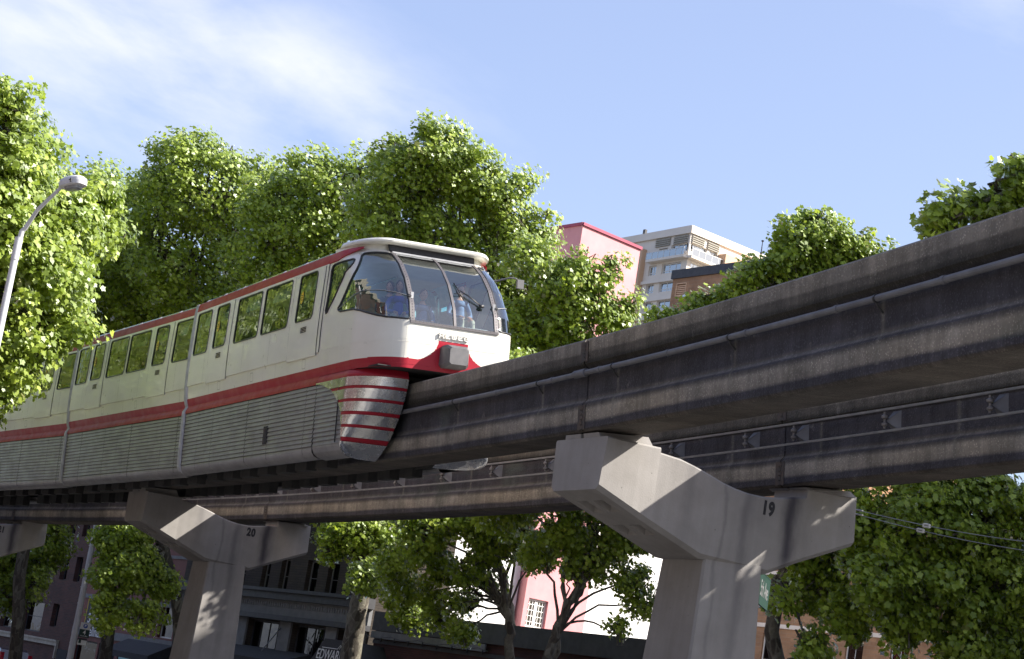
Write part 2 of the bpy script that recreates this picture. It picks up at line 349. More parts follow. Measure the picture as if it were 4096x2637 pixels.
# ------------------------------------------------------------------ guideway beams
JN, JF = [-26.5, -.126, 26.3, 48.9, 72.], [-26., .382, 26.9, 49.5, 72.5]
w, w2, z1, z2, z3, zt = (P[k] for k in ('w', 'w2', 'z1', 'z2', 'z3', 'zt'))
half = [(0, 0), (w-.05, 0), (w, .05), (w, z1), (w2, z2), (w2, z3-.085), (w, z3), (w, zt-.03), (w-.03, zt), (0, zt)]
prof = [(-a, b) for a, b in half]; prof2 = [(a, b) for a, b in half[::-1]][1:-1]
ring = prof+prof2
def pl(pts):
    d = [0]
    for a, b in zip(pts, pts[1:]): d.append(d[-1]+math.dist(a, b))
    return d
VL = pl(prof); VR = (VL[::-1])[1:-1]
def plate(g, side, s, za, zb_, o, sg=1):       # steel finger joint on the beam's outer face
    n = 5; dz = (zb_-za)/n
    def q(ds, z, d): return beam(side, s+ds, o*(1)+math.copysign(d, o), z)
    def slab(s0, s1, a, b, d):
        P8 = [q(x, z, dd) for dd in (-.01, d) for x, z in ((s0, a), (s1, a), (s1, b), (s0, b))]; b0 = len(g.v); g.v += [tuple(p) for p in P8]
        for f in ((0, 1, 2, 3), (7, 6, 5, 4), (0, 4, 5, 1), (1, 5, 6, 2), (2, 6, 7, 3), (3, 7, 4, 0)): g.face([b0+i for i in f])
    slab(-.14, -.035, za, zb_, .014); slab(.035, .14, za, zb_, .014)
    for i in range(n):
        k = i % 2
        slab(-.035 if k else -.055, .05 if k else .035, za+dz*(i+.1), za+dz*(i+.9), .02)
def make_beam(side, i, label):
    J = JN if side < 0 else JF; a, b = J[i]+.025, J[i+1]-.025
    ss = np.linspace(a, b, 30); g = MB(); uv = []
    for s in ss:
        for (o, z), v in zip(ring, VL+VR): g.v.append(tuple(beam(side, s, o, z))); uv.append((s-a+i*31.2+side*39+78, v))
    n = len(ring)
    for k in range(len(ss)-1):
        for j in range(n): x, y = k*n+j, k*n+(j+1) % n; g.face((x, x+n, y+n, y))
    g.face(range(n)); g.face([(len(ss)-1)*n+j for j in range(n)][::-1])
    root = empty('guideway_beam', label, 'monorail beam', group='concrete beams of the elevated monorail track')
    root.matrix_world = Matrix.Translation(Vector(beam(side, (a+b)/2, 0, 0)))
    Mi = root.matrix_world.inverted()
    def fix(o): o.matrix_parent_inverse = Matrix.Identity(4); o.data.transform(Mi); o.parent = root; return o
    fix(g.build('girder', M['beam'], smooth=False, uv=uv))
    for s in (a+.001, b-.001):                  # half-plates at both ends belong to this beam
        pass
    for s in ((J[i]), ):
        g = MB(); plate(g, side, s, .03, z1-.02, -w); fix(g.build('joint_plate', M['rust']))
        g = MB(); plate(g, side, s, z3+.03, zt-.05, -w); fix(g.build('joint_plate', M['rust']))
    if side < 0:
        g = MB(); zc = z3-.155
        pts = [beam(-1, s, -w2-.095, zc) for s in np.linspace(a-.02, b+.02, 40)]; g.tube(pts, .045, 10)
        for s in np.arange(a+1.2, b, 2.45):
            g.tube([beam(-1, s-.04, -w2-.095, zc), beam(-1, s+.04, -w2-.095, zc)], .054, 10)
        g.tube([beam(-1, a-.15, -w2-.095, zc), beam(-1, a+.28, -w2-.095, zc)], .068, 12)
        c = fix(g.build('conduit', M['conduit'], smooth='auto'))
        for k, s in enumerate(np.arange(a+1.8, b, 3.9)):
            g = MB(); p = beam(-1, s, -w2-.1, zc-.05); q = beam(-1, s, -w2, zc-.17)
            g.tube([p, beam(-1, s, -w2-.07, zc-.1), q], .014, 6); g.tube([beam(-1, s-.02, -w2-.095, zc), beam(-1, s+.02, -w2-.095, zc)], .056, 10)
            h = fix(g.build('conduit_bracket', M['black']))
    else:
        o = -w2-.20
        for z in (z3-.075, z2+.155):
            g = MB(); rr = []
            for s in np.linspace(a-.02, b+.02, 30):
                rr.append([beam(1, s, o+x, z+y) for x, y in ((-.024, -.020), (.024, -.020), (.024, .016), (.0, .022), (-.024, .016))])
            g.loft(rr, closed=True); fix(g.build('power_rail', M['rail']))
            g = MB(); sj = a+6.2
            for q_ in np.linspace(-.25, .25, 7): g.tube([beam(1, sj+q_, o-.045, z-.03), beam(1, sj+q_, o+.02, z+.03)], .016, 5)
            fix(g.build('rail_splice', M['rust']))
        for s in np.arange(a+1.0, b-.5, 2.75):
            g = MB(); za, zb_ = z2+.20, z3-.11
            prof_i = [(0, .02), (.1, .022), (.2, .05), (.3, .05), (.36, .022), (.55, .02), (.62, .055), (.74, .055), (.84, .022), (1, .02)]
            g.tube([beam(1, s, o, za+(zb_-za)*t_) for t_, r_ in prof_i], [r_ for t_, r_ in prof_i], 10)
            fix(g.build('insulator', M['porcelain'], smooth='auto'))
            g = MB(); c = (za+zb_)/2
            A = [beam(1, s+.02, o+.03, c), beam(1, s-.16, -w2, c+.16), beam(1, s-.16, -w2, c-.17), beam(1, s+.02, o+.03, c-.02)]
            B = [beam(1, s+.0, o+.03, c), beam(1, s+.06, -w2, c+.16), beam(1, s+.06, -w2, c-.17), beam(1, s+.0, o+.03, c-.02)]
            g.poly([A[0], A[1], B[1], B[0]]); g.poly([A[3], A[2], A[1], A[0]]); g.poly([B[0], B[1], B[2], B[3]]); g.poly([A[3], B[3], B[2], A[2]]); g.poly([A[1], A[2], B[2], B[1]])
            fix(g.build('bracket', M['conduit']))
    return root
LB = {(-1, 0): 'concrete track beam nearest the viewer, running right from pier 19 and carrying a grey conduit', (-1, 1): 'near concrete track beam under the train nose, ending at the left shoulder of pier 19', (-1, 2): 'near track beam under the middle cars, left of pier 20', (-1, 3): 'farthest stretch of the near track beam, hidden under the rear of the train',
      (1, 0): 'far concrete track beam with two power rails, running right from pier 19', (1, 1): 'far track beam with power rails spanning between pier 20 and pier 19', (1, 2): 'far track beam in deep shade between pier 21 and pier 20', (1, 3): 'far track beam beyond pier 21 at the left edge'}
for side in (-1, 1):
    for i in range(4): make_beam(side, i, LB[(side, i)])
# ------------------------------------------------------------------ piers
def make_pier(num, s, sk, cb, label):
    a = TH0+KAP*s; yaw = a+sk
    o = tr(s, .2904*1.0); o = o+np.array([-math.sin(a), math.cos(a), 0])*.1118; o[2] = P['zb']+P['g']*s
    Mx = Matrix.Translation(Vector(o)) @ Matrix.Rotation(yaw, 4, 'Z')
    root = empty('monorail_pier', label, 'pier', Mx, 'numbered concrete piers of the monorail')
    ub, zb_, zs = .706, -1.622, -1.701
    fl, fr = 1.697, 1.377
    vL, vTL, vf, vB, vFR, vR, vTR = .80, .887, .734, .766, .487, .525, .441
    curve = [(-fl, -.179), (-1.303, -.201), (-1.05, -.25), (-.797, -.308), (-.6, -.36), (-.431, -.401), (-.18, -.442), (.075, -.461), (.25, -.458), (.424, -.448), (.62, -.42), (.818, -.381), (1.05, -.325), (fr-.03, -.262), (fr, -.247)]
    def bz(u):                                   # underside height
        if u < -ub: return zb_+(-.931-zb_)*(-ub-u)/(2.77-ub)
        if u > ub: return zb_+(-.809-zb_)*(u-ub)/(2.424-ub)
        return zb_
    def sh(u, z): return z+cb*u
    def vv(u, z):
        t = (z-bz(u))/(.0-bz(u)+1e-6)
        if u <= -fl: k = (-u-fl)/(2.77-fl); bot = vf+(vL-vf)*k; top = vf+(vTL-vf)*k
        elif u <= fr: k = (u+fl)/(fl+fr); bot = top = vf+(vFR-vf)*k+.10*math.sin(math.pi*min(1, max(0, k)))
        else: k = (u-fr)/(2.424-fr); bot = vFR+(vR-vFR)*k; top = vFR+(vTR-vFR)*k
        return bot+(top-bot)*min(1, max(0, t))
    def topz(u):
        if u < -fl: return -.10+(.005+.03+.08-.10)*0-.04*0+(-.155+.10)*(-u-fl)/(2.77-fl)
        if u > fr: return -.103+(-.04+.103)*(u-fr)/(2.424-fr)
        return float(np.interp(u, [c[0] for c in curve], [c[1] for c in curve]))
    us = [-2.77, -2.70]+list(np.linspace(-2.6, -fl-.0005, 8))+[-fl+.0005]+[c[0] for c in curve[1:-1]]+[fr-.0005, fr+.0005]+list(np.linspace(fr+.1, 2.424, 7))
    us = sorted(set([round(u, 5) for u in us]+[-ub, ub, -2.45, -2.1, -1.72, -1.40]))
    g = MB(); rings = []
    for u in us:
        zt_, zb0 = topz(u), bz(u)
        if abs(u+fl) < .001: zt_ = -.0953 if u < -fl else -.179
        ch = .06 if u > -2.75 else .0
        r = []
        for sgn in (-1, 1):
            col_ = [(vv(u, zb0)-.085, zb0-.075)]+[(vv(u, z), z) for z in np.linspace(zb0, zt_-.03, 7)]+[(vv(u, zt_)-.03, zt_)]
            if sgn > 0: col_ = col_[::-1]
            r += [(u, sgn*v, sh(u, z)) for v, z in col_]
        rings.append(r)
    n = len(rings[0]); b = g.loft(rings, closed=False)
    PK = ((-2.45, -2.1), (-1.72, -1.40)); PV = (-.42, -.08, .12, .46)
    for i in range(len(us)-1):                   # underside, leaving out the four tapered pockets of the left arm
        a0, a1 = b+i*n, b+(i+1)*n; um = (us[i]+us[i+1])/2
        if any(x < um < y for x, y in PK):
            def U(u, v): return g.vert((u, v, sh(u, bz(u)-.075)))
            for va, vb, l0, l1 in ((None, PV[0], a0, a1), (PV[1], PV[2], 0, 0), (PV[3], None, a0+n-1, a1+n-1)):
                p0 = l0 if va is None else U(us[i], va); p1 = l1 if va is None else U(us[i+1], va)
                q0 = l0 if vb is None else U(us[i], vb); q1 = l1 if vb is None else U(us[i+1], vb)
                g.face((q0, q1, p1, p0))
        else: g.face((a0+n-1, a1+n-1, a1, a0))
    g.face([b+k for k in range(n)][::-1]); g.face([b+(len(us)-1)*n+k for k in range(n)])
    cap = g.build('crosshead', M['column'], root)
    me = cap.data
    bmx = bmesh.new(); bmx.from_mesh(me); bmesh.ops.recalc_face_normals(bmx, faces=bmx.faces); bmx.to_mesh(me); bmx.free()
    me.polygons.foreach_set('use_smooth', [True]*len(me.polygons)); me.set_sharp_from_angle(angle=R(28))
    sl_ = (zb_+.931)/(2.77-ub)                   # dz/du along the left underside
    for (ua, ubx) in ((-2.45, -2.1), (-1.72, -1.40)):
        for va, vb in ((-.42, -.08), (.12, .46)):
            g = MB()
            def Q(u, v, d): z = bz(u)-.075; return (u-d*.0, v, sh(u, z)+d)
            o4 = [Q(ua, va, 0), Q(ubx, va, 0), Q(ubx, vb, 0), Q(ua, vb, 0)]
            i4 = [Q(ua+.12, va+.05, .22), Q(ubx-.02, va+.05, .22), Q(ubx-.02, vb-.05, .22), Q(ua+.12, vb-.05, .22)]
            g.poly(i4)
            for k in range(4): g.poly([o4[k], o4[(k+1) % 4], i4[(k+1) % 4], i4[k]])
            g.build('underside_pocket', M['column'], root)
    g = MB(); su, sv, tu, tv = .567, .663, .0413/3*1, .0421/3
    zg = GZ-.15-o[2]; H = -(zg+1.62); rings = []
    for z in (-1.60, zs, zs-.0001, zg):
        k = -(z+1.62); x, y, c = su+.0413*max(k, 0), sv+.0421*max(k, 0), .035
        rings.append([(-x+c, -y, z), (x-c, -y, z), (x, -y+c, z), (x, y-c, z), (x-c, y, z), (-x+c, y, z), (-x, y-c, z), (-x, -y+c, z)])
    g.loft([rings[0], rings[3]], closed=True); g.build('shaft', M['column'], root)
    for cx, wid, zz in ((-2.25, .50, 0.), (1.86, .46, 0.)):   # bearing seats with a slot at the beam joint
        side = -1 if cx < 0 else 1
        for va, vb in ((-.62, -.05), (.05, .62)):
            g = MB(); c = side*P['h']-.2904
            zb1 = topz(cx)+cb*cx-.02; bb = P['bank']+P['b1']*s
            def T(u, v): return (c+u, v, side*(P['d0']+P['d1']*s)+bb*u-.025)
            vm = .60
            lo = [(cx-wid, va*1.0), (cx+wid, va*1.0), (cx+wid, vb), (cx-wid, vb)]
            e = .07
            hi = [(-.46, va+e*(va < -.3)), (.46, va+e*(va < -.3)), (.46, vb-e*(vb > .3)), (-.46, vb-e*(vb > .3))]
            if num == '19' or True:
                A = [(u, v*vm/.62, topz(max(-2.77, min(2.42, u)))+cb*u-.03) for u, v in lo]; B = [T(*q) for q in hi]
                g.poly(A[::-1]); g.poly(B)
                for k in range(4): g.poly([A[k], A[(k+1) % 4], B[(k+1) % 4], B[k]])
            g.build('bearing_seat', M['column'], root)
    if num:
        u0, z0 = .548, -.632
        ang = math.atan2(vv(.8, -.6)-vv(.3, -.6), .5)
        Mt = Matrix.Translation((u0, -vv(u0, z0)-.004, z0+cb*u0)) @ Matrix.Rotation(-ang, 4, 'Z') @ Matrix.Rotation(R(90), 4, 'X')
        text(num, 'pier_number', M['ink'], root, Mt, .31, .003, .015, .84, space=1.12)
    return root
piers = [make_pier('19', 0., .0696, -.0233, 'large concrete pier with two arms numbered 19, left shoulder half in sunlight'),
         make_pier('20', 26.552, -.0117, -.0326, 'shaded concrete pier numbered 20 under the middle of the train'),
         make_pier('21', 49.15, .0, -.03, 'dark concrete pier numbered 21 cut off by the left edge'),
         make_pier('18', -26.3, .07, -.02, 'concrete pier holding the beams to the right of the viewer'),
         make_pier('22', 72.2, .0, -.03, 'most distant concrete pier behind the trees on the left')]
# ------------------------------------------------------------------ the train
# car frame: X forward (towards the nose), Y to the far side, Z up from the beam soffit; near side is Y < 0
PROF = [(1.72, 1.60), (1.80, 1.632), (1.90, 1.648), (2.25, 1.668), (2.6, 1.664), (3.08, 1.65), (3.58, 1.622), (4.12, 1.585), (4.30, 1.565)]
def wid(z): return float(np.interp(z, [a for a, b in PROF], [b for a, b in PROF]))
def car_frame(s_rear, s_front, dz=0.):
    A = beam(-1, s_rear, 0, 0); B = beam(-1, s_front, 0, 0); sm = (s_rear+s_front)/2
    up = beam(-1, sm, 0, 1)-beam(-1, sm, 0, 0); m = frame(A, B-A, up); m.translation += Vector(up)*dz
    return m
def rrect(x0, x1, z0, z1, rs, n=5):
    """rounded rectangle, corner radii rs for (x0z0, x1z0, x1z1, x0z1)"""
    out = []
    for (cx, cz, sx, sz), r, a0 in zip(((x0, z0, 1, 1), (x1, z0, -1, 1), (x1, z1, -1, -1), (x0, z1, 1, -1)), rs, (180, 270, 0, 90)):
        for k in range(n+1):
            a = R(a0+90*k/n); out.append((cx+sx*r+r*math.cos(a), cz+sz*r+r*math.sin(a)))
    return out
def side_pt(sgn, x, z, off=0.): return (x, sgn*(wid(z)+off), z)
def wall_panel(g, sgn, outer, holes, off, m=0):
    loops = [[Vector((x, z, 0)) for x, z in outer]]+[[Vector((x, z, 0)) for x, z in h] for h in holes]
    tris = tessellate_polygon(loops); flat = [p for l in loops for p in l]
    ids = [g.vert(side_pt(sgn, p.x, p.y, off)) for p in flat]
    for t_ in tris:
        a, b, c = (flat[i] for i in t_); area = (b.x-a.x)*(c.y-a.y)-(b.y-a.y)*(c.x-a.x)
        tt = t_ if area > 0 else t_[::-1]
        if sgn > 0: tt = tt[::-1]
        g.face([ids[i] for i in tt], m)
def rim(g, sgn, loop, o1, o2, m=0):
    a = [g.vert(side_pt(sgn, x, z, o1)) for x, z in loop]; b = [g.vert(side_pt(sgn, x, z, o2)) for x, z in loop]; n = len(loop)
    for k in range(n): g.face((a[k], a[(k+1) % n], b[(k+1) % n], b[k]), m)
M['seam'] = mat('seam_grey', (.16, .15, .13), .7)  # thin dark joint lines and hatch outlines on the body panels
train = empty('monorail_train', 'cream and red articulated monorail train with silver skirts riding the near beam', 'train')
SKIRT = [(1.72, 1.60, 0), (1.70, 1.605, 0), (1.66, 1.628, 0), (1.62, 1.652, 0), (1.575, 1.662, 0), (1.53, 1.662, 0)]
def slat_profile(z_top=1.525, n=14, p=.0925):
    out = []
    for i in range(n):
        z = z_top-i*p; out += [(z, 1.630, 1), (z-.004, 1.640, 1), (z-.070, 1.657, 1), (z-.080, 1.657, 1), (z-.0815, 1.632, 2)]
    z = z_top-n*p
    out += [(z, 1.636, 1), (.20, 1.645, 1), (.12, 1.63, 1), (.05, 1.58, 1), (.01, 1.50, 1), (-.005, 1.38, 1), (.02, 1.30, 1), (.2, 1.22, 1)]
    return out
SLP = slat_profile()
def add_skirts(body, L0, L1, rng):
    for sgn in (-1, 1):
        g = MB()                                   # red upper band, in bent panels with fine gaps
        xs = [L0]
        while xs[-1] < L1-1.3: xs.append(xs[-1]+rng.choice((.95, 1.2, 1.4)))
        xs.append(L1)
        for a, b in zip(xs, xs[1:]):
            rows = [[(x, sgn*(y+.0), z) for z, y, m_ in SKIRT] for x in (a+.004, b-.004)]
            g.loft(rows)
        g.build('red_skirt_band', M['red2'], body, smooth='auto')
        g = MB(); xs = [L0]
        while xs[-1] < L1-1.5: xs.append(xs[-1]+rng.choice((1.15, 1.5, 1.05)))
        xs.append(L1)
        for a, b in zip(xs, xs[1:]):
            o = rng.uniform(-.003, .004)
            n = len(SLP); rows = [[(x, sgn*(y+o), z+rng.uniform(-.001, .001)) for z, y, m_ in SLP] for x in (a+.006, b-.006)]
            g.loft(rows, mats=[q[2]-1 for q in SLP[1:]])
        o_ = g.build('louvred_skirt', [M['slat'], M['dark']], body, smooth='auto')
        g = MB(); g.poly([(L0, sgn*1.60, .1), (L1, sgn*1.60, .1), (L1, sgn*1.56, 1.72), (L0, sgn*1.56, 1.72)]); g.poly([(L0, sgn*1.56, .05), (L1, sgn*1.56, .05), (L1, sgn*1.2, .08), (L0, sgn*1.2, .08)])
        g.build('skirt_backing', M['dark'], body)
def add_roof(body, L0, L1, ribs):
    g = MB()
    pr = [(1.575, 4.105), (1.60, 4.115), (1.592, 4.20), (1.562, 4.32), (1.53, 4.345)]
    for sgn in (-1, 1): g.loft([[(x, sgn*y, z) for y, z in pr] for x in (L0+.01, L1)])
    g.build('red_roof_edge', M['red2'], body, smooth='auto')
    g = MB(); top = [(-1.53, 4.345), (-1.46, 4.365), (-1.05, 4.50), (-.95, 4.515), (-.5, 4.55), (0, 4.56), (.5, 4.55), (.95, 4.515), (1.05, 4.50), (1.46, 4.365), (1.53, 4.345)]
    g.loft([[(x, y, z) for y, z in top] for x in (L0+.01, L1)]); g.build('roof', M['white'], body, smooth='auto')
    for sgn in (-1, 1):
        for a, b in zip(ribs, ribs[1:]):
            g = MB(); g.loft([[(x, sgn*y, z) for y, z in ((1.47, 4.350), (1.46, 4.405), (1.06, 4.535), (1.04, 4.49))] for x in (a+.10, b-.10)])
            for x in (a+.10, b-.10): g.poly([(x, sgn*y, z) for y, z in ((1.47, 4.350), (1.46, 4.405), (1.06, 4.535), (1.04, 4.49))])
            g.build('skylight', M['skylight'], body)
            g = MB(); g.tube([(a, sgn*1.50, 4.335), (a, sgn*1.45, 4.385), (a, sgn*1.05, 4.515), (a, sgn*.9, 4.51)], .032, 6); g.build('roof_rib', M['slat'], body, smooth='auto')
M['skylight'] = mat('roof_glazing', (.10, .17, .22), .12, spec=.9, coat=.5)
def add_window(body, sgn, x0, x1, z0, z1, rs, name='window', off=.02):
    lp = rrect(x0, x1, z0, z1, rs)
    g = MB(); n = len(lp); cx, cz = (x0+x1)/2, (z0+z1)/2
    ins = rrect(x0+.028, x1-.028, z0+.028, z1-.028, [max(.02, r-.02) for r in rs])
    for (A, oa), (B, ob) in (((lp, off+.004), (lp, off+.014)), ((lp, off+.014), (ins, off+.010)), ((ins, off+.010), (ins, off-.03))):
        a = [g.vert(side_pt(sgn, x, z, oa)) for x, z in A]; b = [g.vert(side_pt(sgn, x, z, ob)) for x, z in B]
        for k in range(n): g.face((a[k], a[(k+1) % n], b[(k+1) % n], b[k]))
    g.build(name+'_seal', M['black'], body)
    g = MB(); ids = [side_pt(sgn, x, z, off-.006+.0*z) for x, z in ins]; g.poly(ids if sgn < 0 else ids[::-1])
    g.build(name, M['glass'], body)
def add_vent(body, sgn, x, z, off):
    g = MB(); lp = rrect(x-.22, x+.22, z-.085, z+.085, [.05]*4); a = [side_pt(sgn, p, q, off+.006) for p, q in lp]; ins = rrect(x-.205, x+.205, z-.07, z+.07, [.04]*4)
    b = [side_pt(sgn, p, q, off+.006) for p, q in ins]; n = len(lp)
    A = [g.vert(q) for q in a]; B = [g.vert(q) for q in b]
    for k in range(n): g.face((A[k], A[(k+1) % n], B[(k+1) % n], B[k]))
    for k in range(4):
        zz = z-.05+k*.033; g.obox((x, sgn*(wid(zz)+off+.006), zz), (.16, 0, 0), (0, .006, 0), (0, 0, .008), 1)
    g.build('door_vent', [M['white'], M['ink']], body)
def make_body(name, label, L0, L1, wins, doors, rng, mtx, nose=False):
    body = empty(name, None, None)
    del_e = body
    g = MB(); Z0, ZL, Z1 = 1.72, 2.235, 4.12
    xe = 9.3 if nose else L1
    for sgn in (-1, 1):
        rows = []
        for z in (1.72, 1.76, 1.80, 1.85, 1.90): rows.append([(x, sgn*wid(z), z) for x in (L0, xe)])
        g.loft(rows, m=1); rows = [[(x, sgn*wid(z), z) for x in (L0, xe)] for z in (1.90, 2.0, 2.1, 2.19, 2.22)]; g.loft(rows, m=0)
        xb = [(L0, xe)]
        rows = [[(x, sgn*(wid(z)+o), z) for x in (L0, xe)] for z, o in ((2.22, 0), (2.222, .022), (2.4, .02), (2.6, .02), (2.85, .02))]; g.loft(rows, m=0)
        holes = [rrect(*w_) for w_ in wins]
        wall_panel(g, sgn, [(L0, 2.85), (xe, 2.85), (xe, Z1), (L0, Z1)], holes, .02)
        for h in holes: rim(g, sgn, h, .02, -.05)
    me_body = g.build(name, [M['white'], M['red']], None, smooth='auto')
    bpy.data.objects.remove(body); body = me_body; body.matrix_world = mtx; body.parent = train
    if label: body['label'] = label
    for sgn in (-1, 1):
        for w_ in wins:
            x0, x1, z0, z1, rs = w_
            isd = any(a < (x0+x1)/2 < b for a, b in doors)
            add_window(body, sgn, x0, x1, z0, z1, rs, 'door_window' if isd else 'side_window', .02 if not isd else .03)
        for a, b in doors:
            g = MB(); win = [w_ for w_ in wins if a < (w_[0]+w_[1])/2 < b]
            rows = [[(x, sgn*(wid(z)+.03), z) for x in (a, b)] for z in (2.17, 2.4, 2.7, 2.85)]; g.loft(rows)
            wall_panel(g, sgn, [(a, 2.85), (b, 2.85), (b, 4.10), (a, 4.10)], [rrect(*w_) for w_ in win], .03)
            for x in (a, b): g.poly([(x, sgn*(wid(z)+o), z) for z, o in ((2.17, 0), (2.17, .03), (3.1, .03), (4.10, .03), (4.10, 0), (3.1, 0))])
            g.poly([(a, sgn*wid(2.17), 2.17), (b, sgn*wid(2.17), 2.17), (b, sgn*(wid(2.17)+.03), 2.17), (a, sgn*(wid(2.17)+.03), 2.17)])
            g.build('door', M['white'], body)
            for x, ww in ((a-.012, .010), (b+.014, .014)):     # dark joint line on both door edges
                g = MB(); g.loft([[(x-ww, sgn*(wid(z)+.026), z), (x+ww, sgn*(wid(z)+.026), z)] for z in (2.17, 2.7, 3.4, 4.10)])
                g.build('door_gasket', M['black'], body)
            wx = win[0]; add_vent(body, sgn, (wx[0]+wx[1])/2+.06, wx[2]-.20, .03)
            g = MB(); cx, cz = wx[0]+.24, (wx[2]+wx[3])/2+.02
            pts = [side_pt(sgn, cx+.085*math.cos(t_), cz+.14*math.sin(t_), .032) for t_ in np.linspace(0, 2*math.pi, 20)[:-1]]; g.poly(pts)
            for q in (.0, .045, -.05): g.poly([side_pt(sgn, cx+dx, cz+q+dz, .034) for dx, dz in ((-.05, -.01), (.05, -.01), (.05, .01), (-.05, .01))], 1)
            g.build('yellow_sticker', [M['sticker'], M['ink']], body)
    for sgn in (-1, 1):
        for x in ((1.3, 4.25, 6.1) if nose else (1.2, 4.6, 6.3, 9.2)):
            g = MB(); g.loft([[(x-.003, sgn*(wid(z)+.0215), z), (x+.003, sgn*(wid(z)+.0215), z)] for z in (2.25, 2.6, 2.93)]); g.build('panel_seam', M['seam'], body)
            x += .5; g = MB(); g.loft([[(x-.003, sgn*(wid(z)+.0012), z), (x+.003, sgn*(wid(z)+.0012), z)] for z in (1.91, 2.05, 2.21)]); g.build('panel_seam', M['seam'], body)
        for x in ((2.6, 5.0, 8.4) if nose else (3.3, 6.2)):
            g = MB(); lp = rrect(x-.10, x+.10, 1.95, 2.15, [.02]*4, 2); ins = rrect(x-.093, x+.093, 1.957, 2.143, [.018]*4, 2); A = [g.vert(side_pt(sgn, p, q, .002)) for p, q in lp]; B = [g.vert(side_pt(sgn, p, q, .002)) for p, q in ins]; n = len(lp)
            for k in range(n): g.face((A[k], A[(k+1) % n], B[(k+1) % n], B[k]))
            g.build('access_hatch', M['seam'], body)
    add_skirts(body, L0+.02, xe, rng)
    # interior
    x2 = 11.0 if nose else L1
    g = MB(); g.box(L0, -1.5, 1.76, x2+(.6 if nose else 0), 1.5, 2.12); g.build('floor', M['cab'], body)
    g = MB(); g.box(L0, -1.45, 4.14, x2-.3*nose, 1.45, 4.20); g.build('ceiling', M['ceil'], body)
    g = MB()
    for sgn in (-1, 1):
        wall_panel(g, sgn, [(L0, 1.9), (xe, 1.9), (xe, 4.14), (L0, 4.14)], [rrect(*w_) for w_ in wins], -.06)
    g.build('inner_lining', M['cab'], body)
    x = L0+.4
    while x < min(x2, L1)-1.3:
        for sgn in (-1, 1):
            arc = [(sgn*1.45, 3.98), (sgn*1.40, 4.07), (sgn*1.28, 4.13)]; g = MB()
            g.loft([[(xx, y, z) for y, z in [(sgn*1.50, 3.72), (sgn*1.485, 3.85)]+arc] for xx in (x, x+1.1)]); g.build('advert_card', M['poster'], body)
        x += rng.choice((1.3, 1.9))
    for x in np.arange(L0+.9, min(x2, L1)-.9, 1.55):
        for sgn in (-1, 1):
            g = MB(); y0, y1 = (sgn*.45, sgn*1.42) if sgn > 0 else (sgn*1.42, sgn*.45)
            g.box(x, y0, 2.36, x+.45, y1, 2.60); g.loft([[(x-.02, y, 2.60), (x-.12, y, 3.12), (x-.05, y, 3.16), (x+.07, y, 2.62)] for y in (y0, y1)], closed=True)
            for y in (y0, y1): g.poly([(x-.02, y, 2.60), (x+.07, y, 2.62), (x-.05, y, 3.16), (x-.12, y, 3.12)])
            g.box(x+.1, y0+.3, 1.95, x+.3, y1-.3, 2.36); g.build('seat', M['seat'], body)
    g = MB()
    for x in np.arange(L0+1.2, min(x2, L1)-.8, 3.1): g.tube([(x, -.42, 1.95), (x, -.42, 4.14)], .017, 6)
    g.tube([(L0+.4, -.42, 3.9), (min(x2, L1)-.8, -.42, 3.9)], .015, 6); g.build('handrail', M['chrome'], body)
    g = MB(); g.box(L0-.1, -.62, 1.64, x2, .62, 1.76); g.box(L0, -1.5, 1.70, x2-.2, 1.5, 1.765)
    for k in np.arange(L0+.6, xe-.5, 1.25):      # dark bogie gear hanging below the skirt line
        for sgn in (-1, 1): g.box(k, sgn*.98-.12, -.12, k+.7, sgn*.98+.12, .5); g.box(k+.1, sgn*.78-.1, .3, k+.5, sgn*.78+.1, 1.4)
    g.build('underframe', M['dark'], body)
    return body
Zw = (2.97, 4.06)
R4 = [.10, .13, .07, .10]
w1 = [(.28, 1.41, *Zw, R4), (1.87, 2.84, 3.0, 4.06, [.09, .15, .12, .10]), (3.45, 5.16, *Zw, R4), (5.39, 7.16, *Zw, R4), (7.68, 8.75, 3.0, 4.06, [.09, .15, .12, .10])]
d1 = [(1.63, 3.13), (7.37, 9.14)]
w2_ = [(.28, 1.41, *Zw, R4), (1.79, 2.79, 3.0, 4.06, [.09, .15, .12, .10]), (3.24, 4.87, *Zw, R4), (5.05, 6.75, *Zw, R4), (7.22, 8.25, 3.0, 4.06, [.09, .15, .12, .10]), (8.77, 10.08, *Zw, R4)]
d2 = [(1.58, 3.05), (7.02, 8.55)]
m1 = car_frame(19.8, 9.0); m2 = car_frame(30.25, 19.8, -.05); m3 = car_frame(40.7, 30.25, -.10)
rng = random.Random(4)
car1 = make_body('car_body', 'front car with the rounded driver cab', .06, 12.4, w1, d1, rng, m1, True)
car2 = make_body('car_body', 'second car behind the cab car', .06, 10.33, w2_, d2, rng, m2)
add_roof(car1, .0, 9.3, [.5, 1.9, 3.3, 4.7, 6.1, 7.5, 9.0])
add_roof(car2, .0, 10.36, [.6, 2.1, 3.7, 5.3, 6.9, 8.5, 10.0])
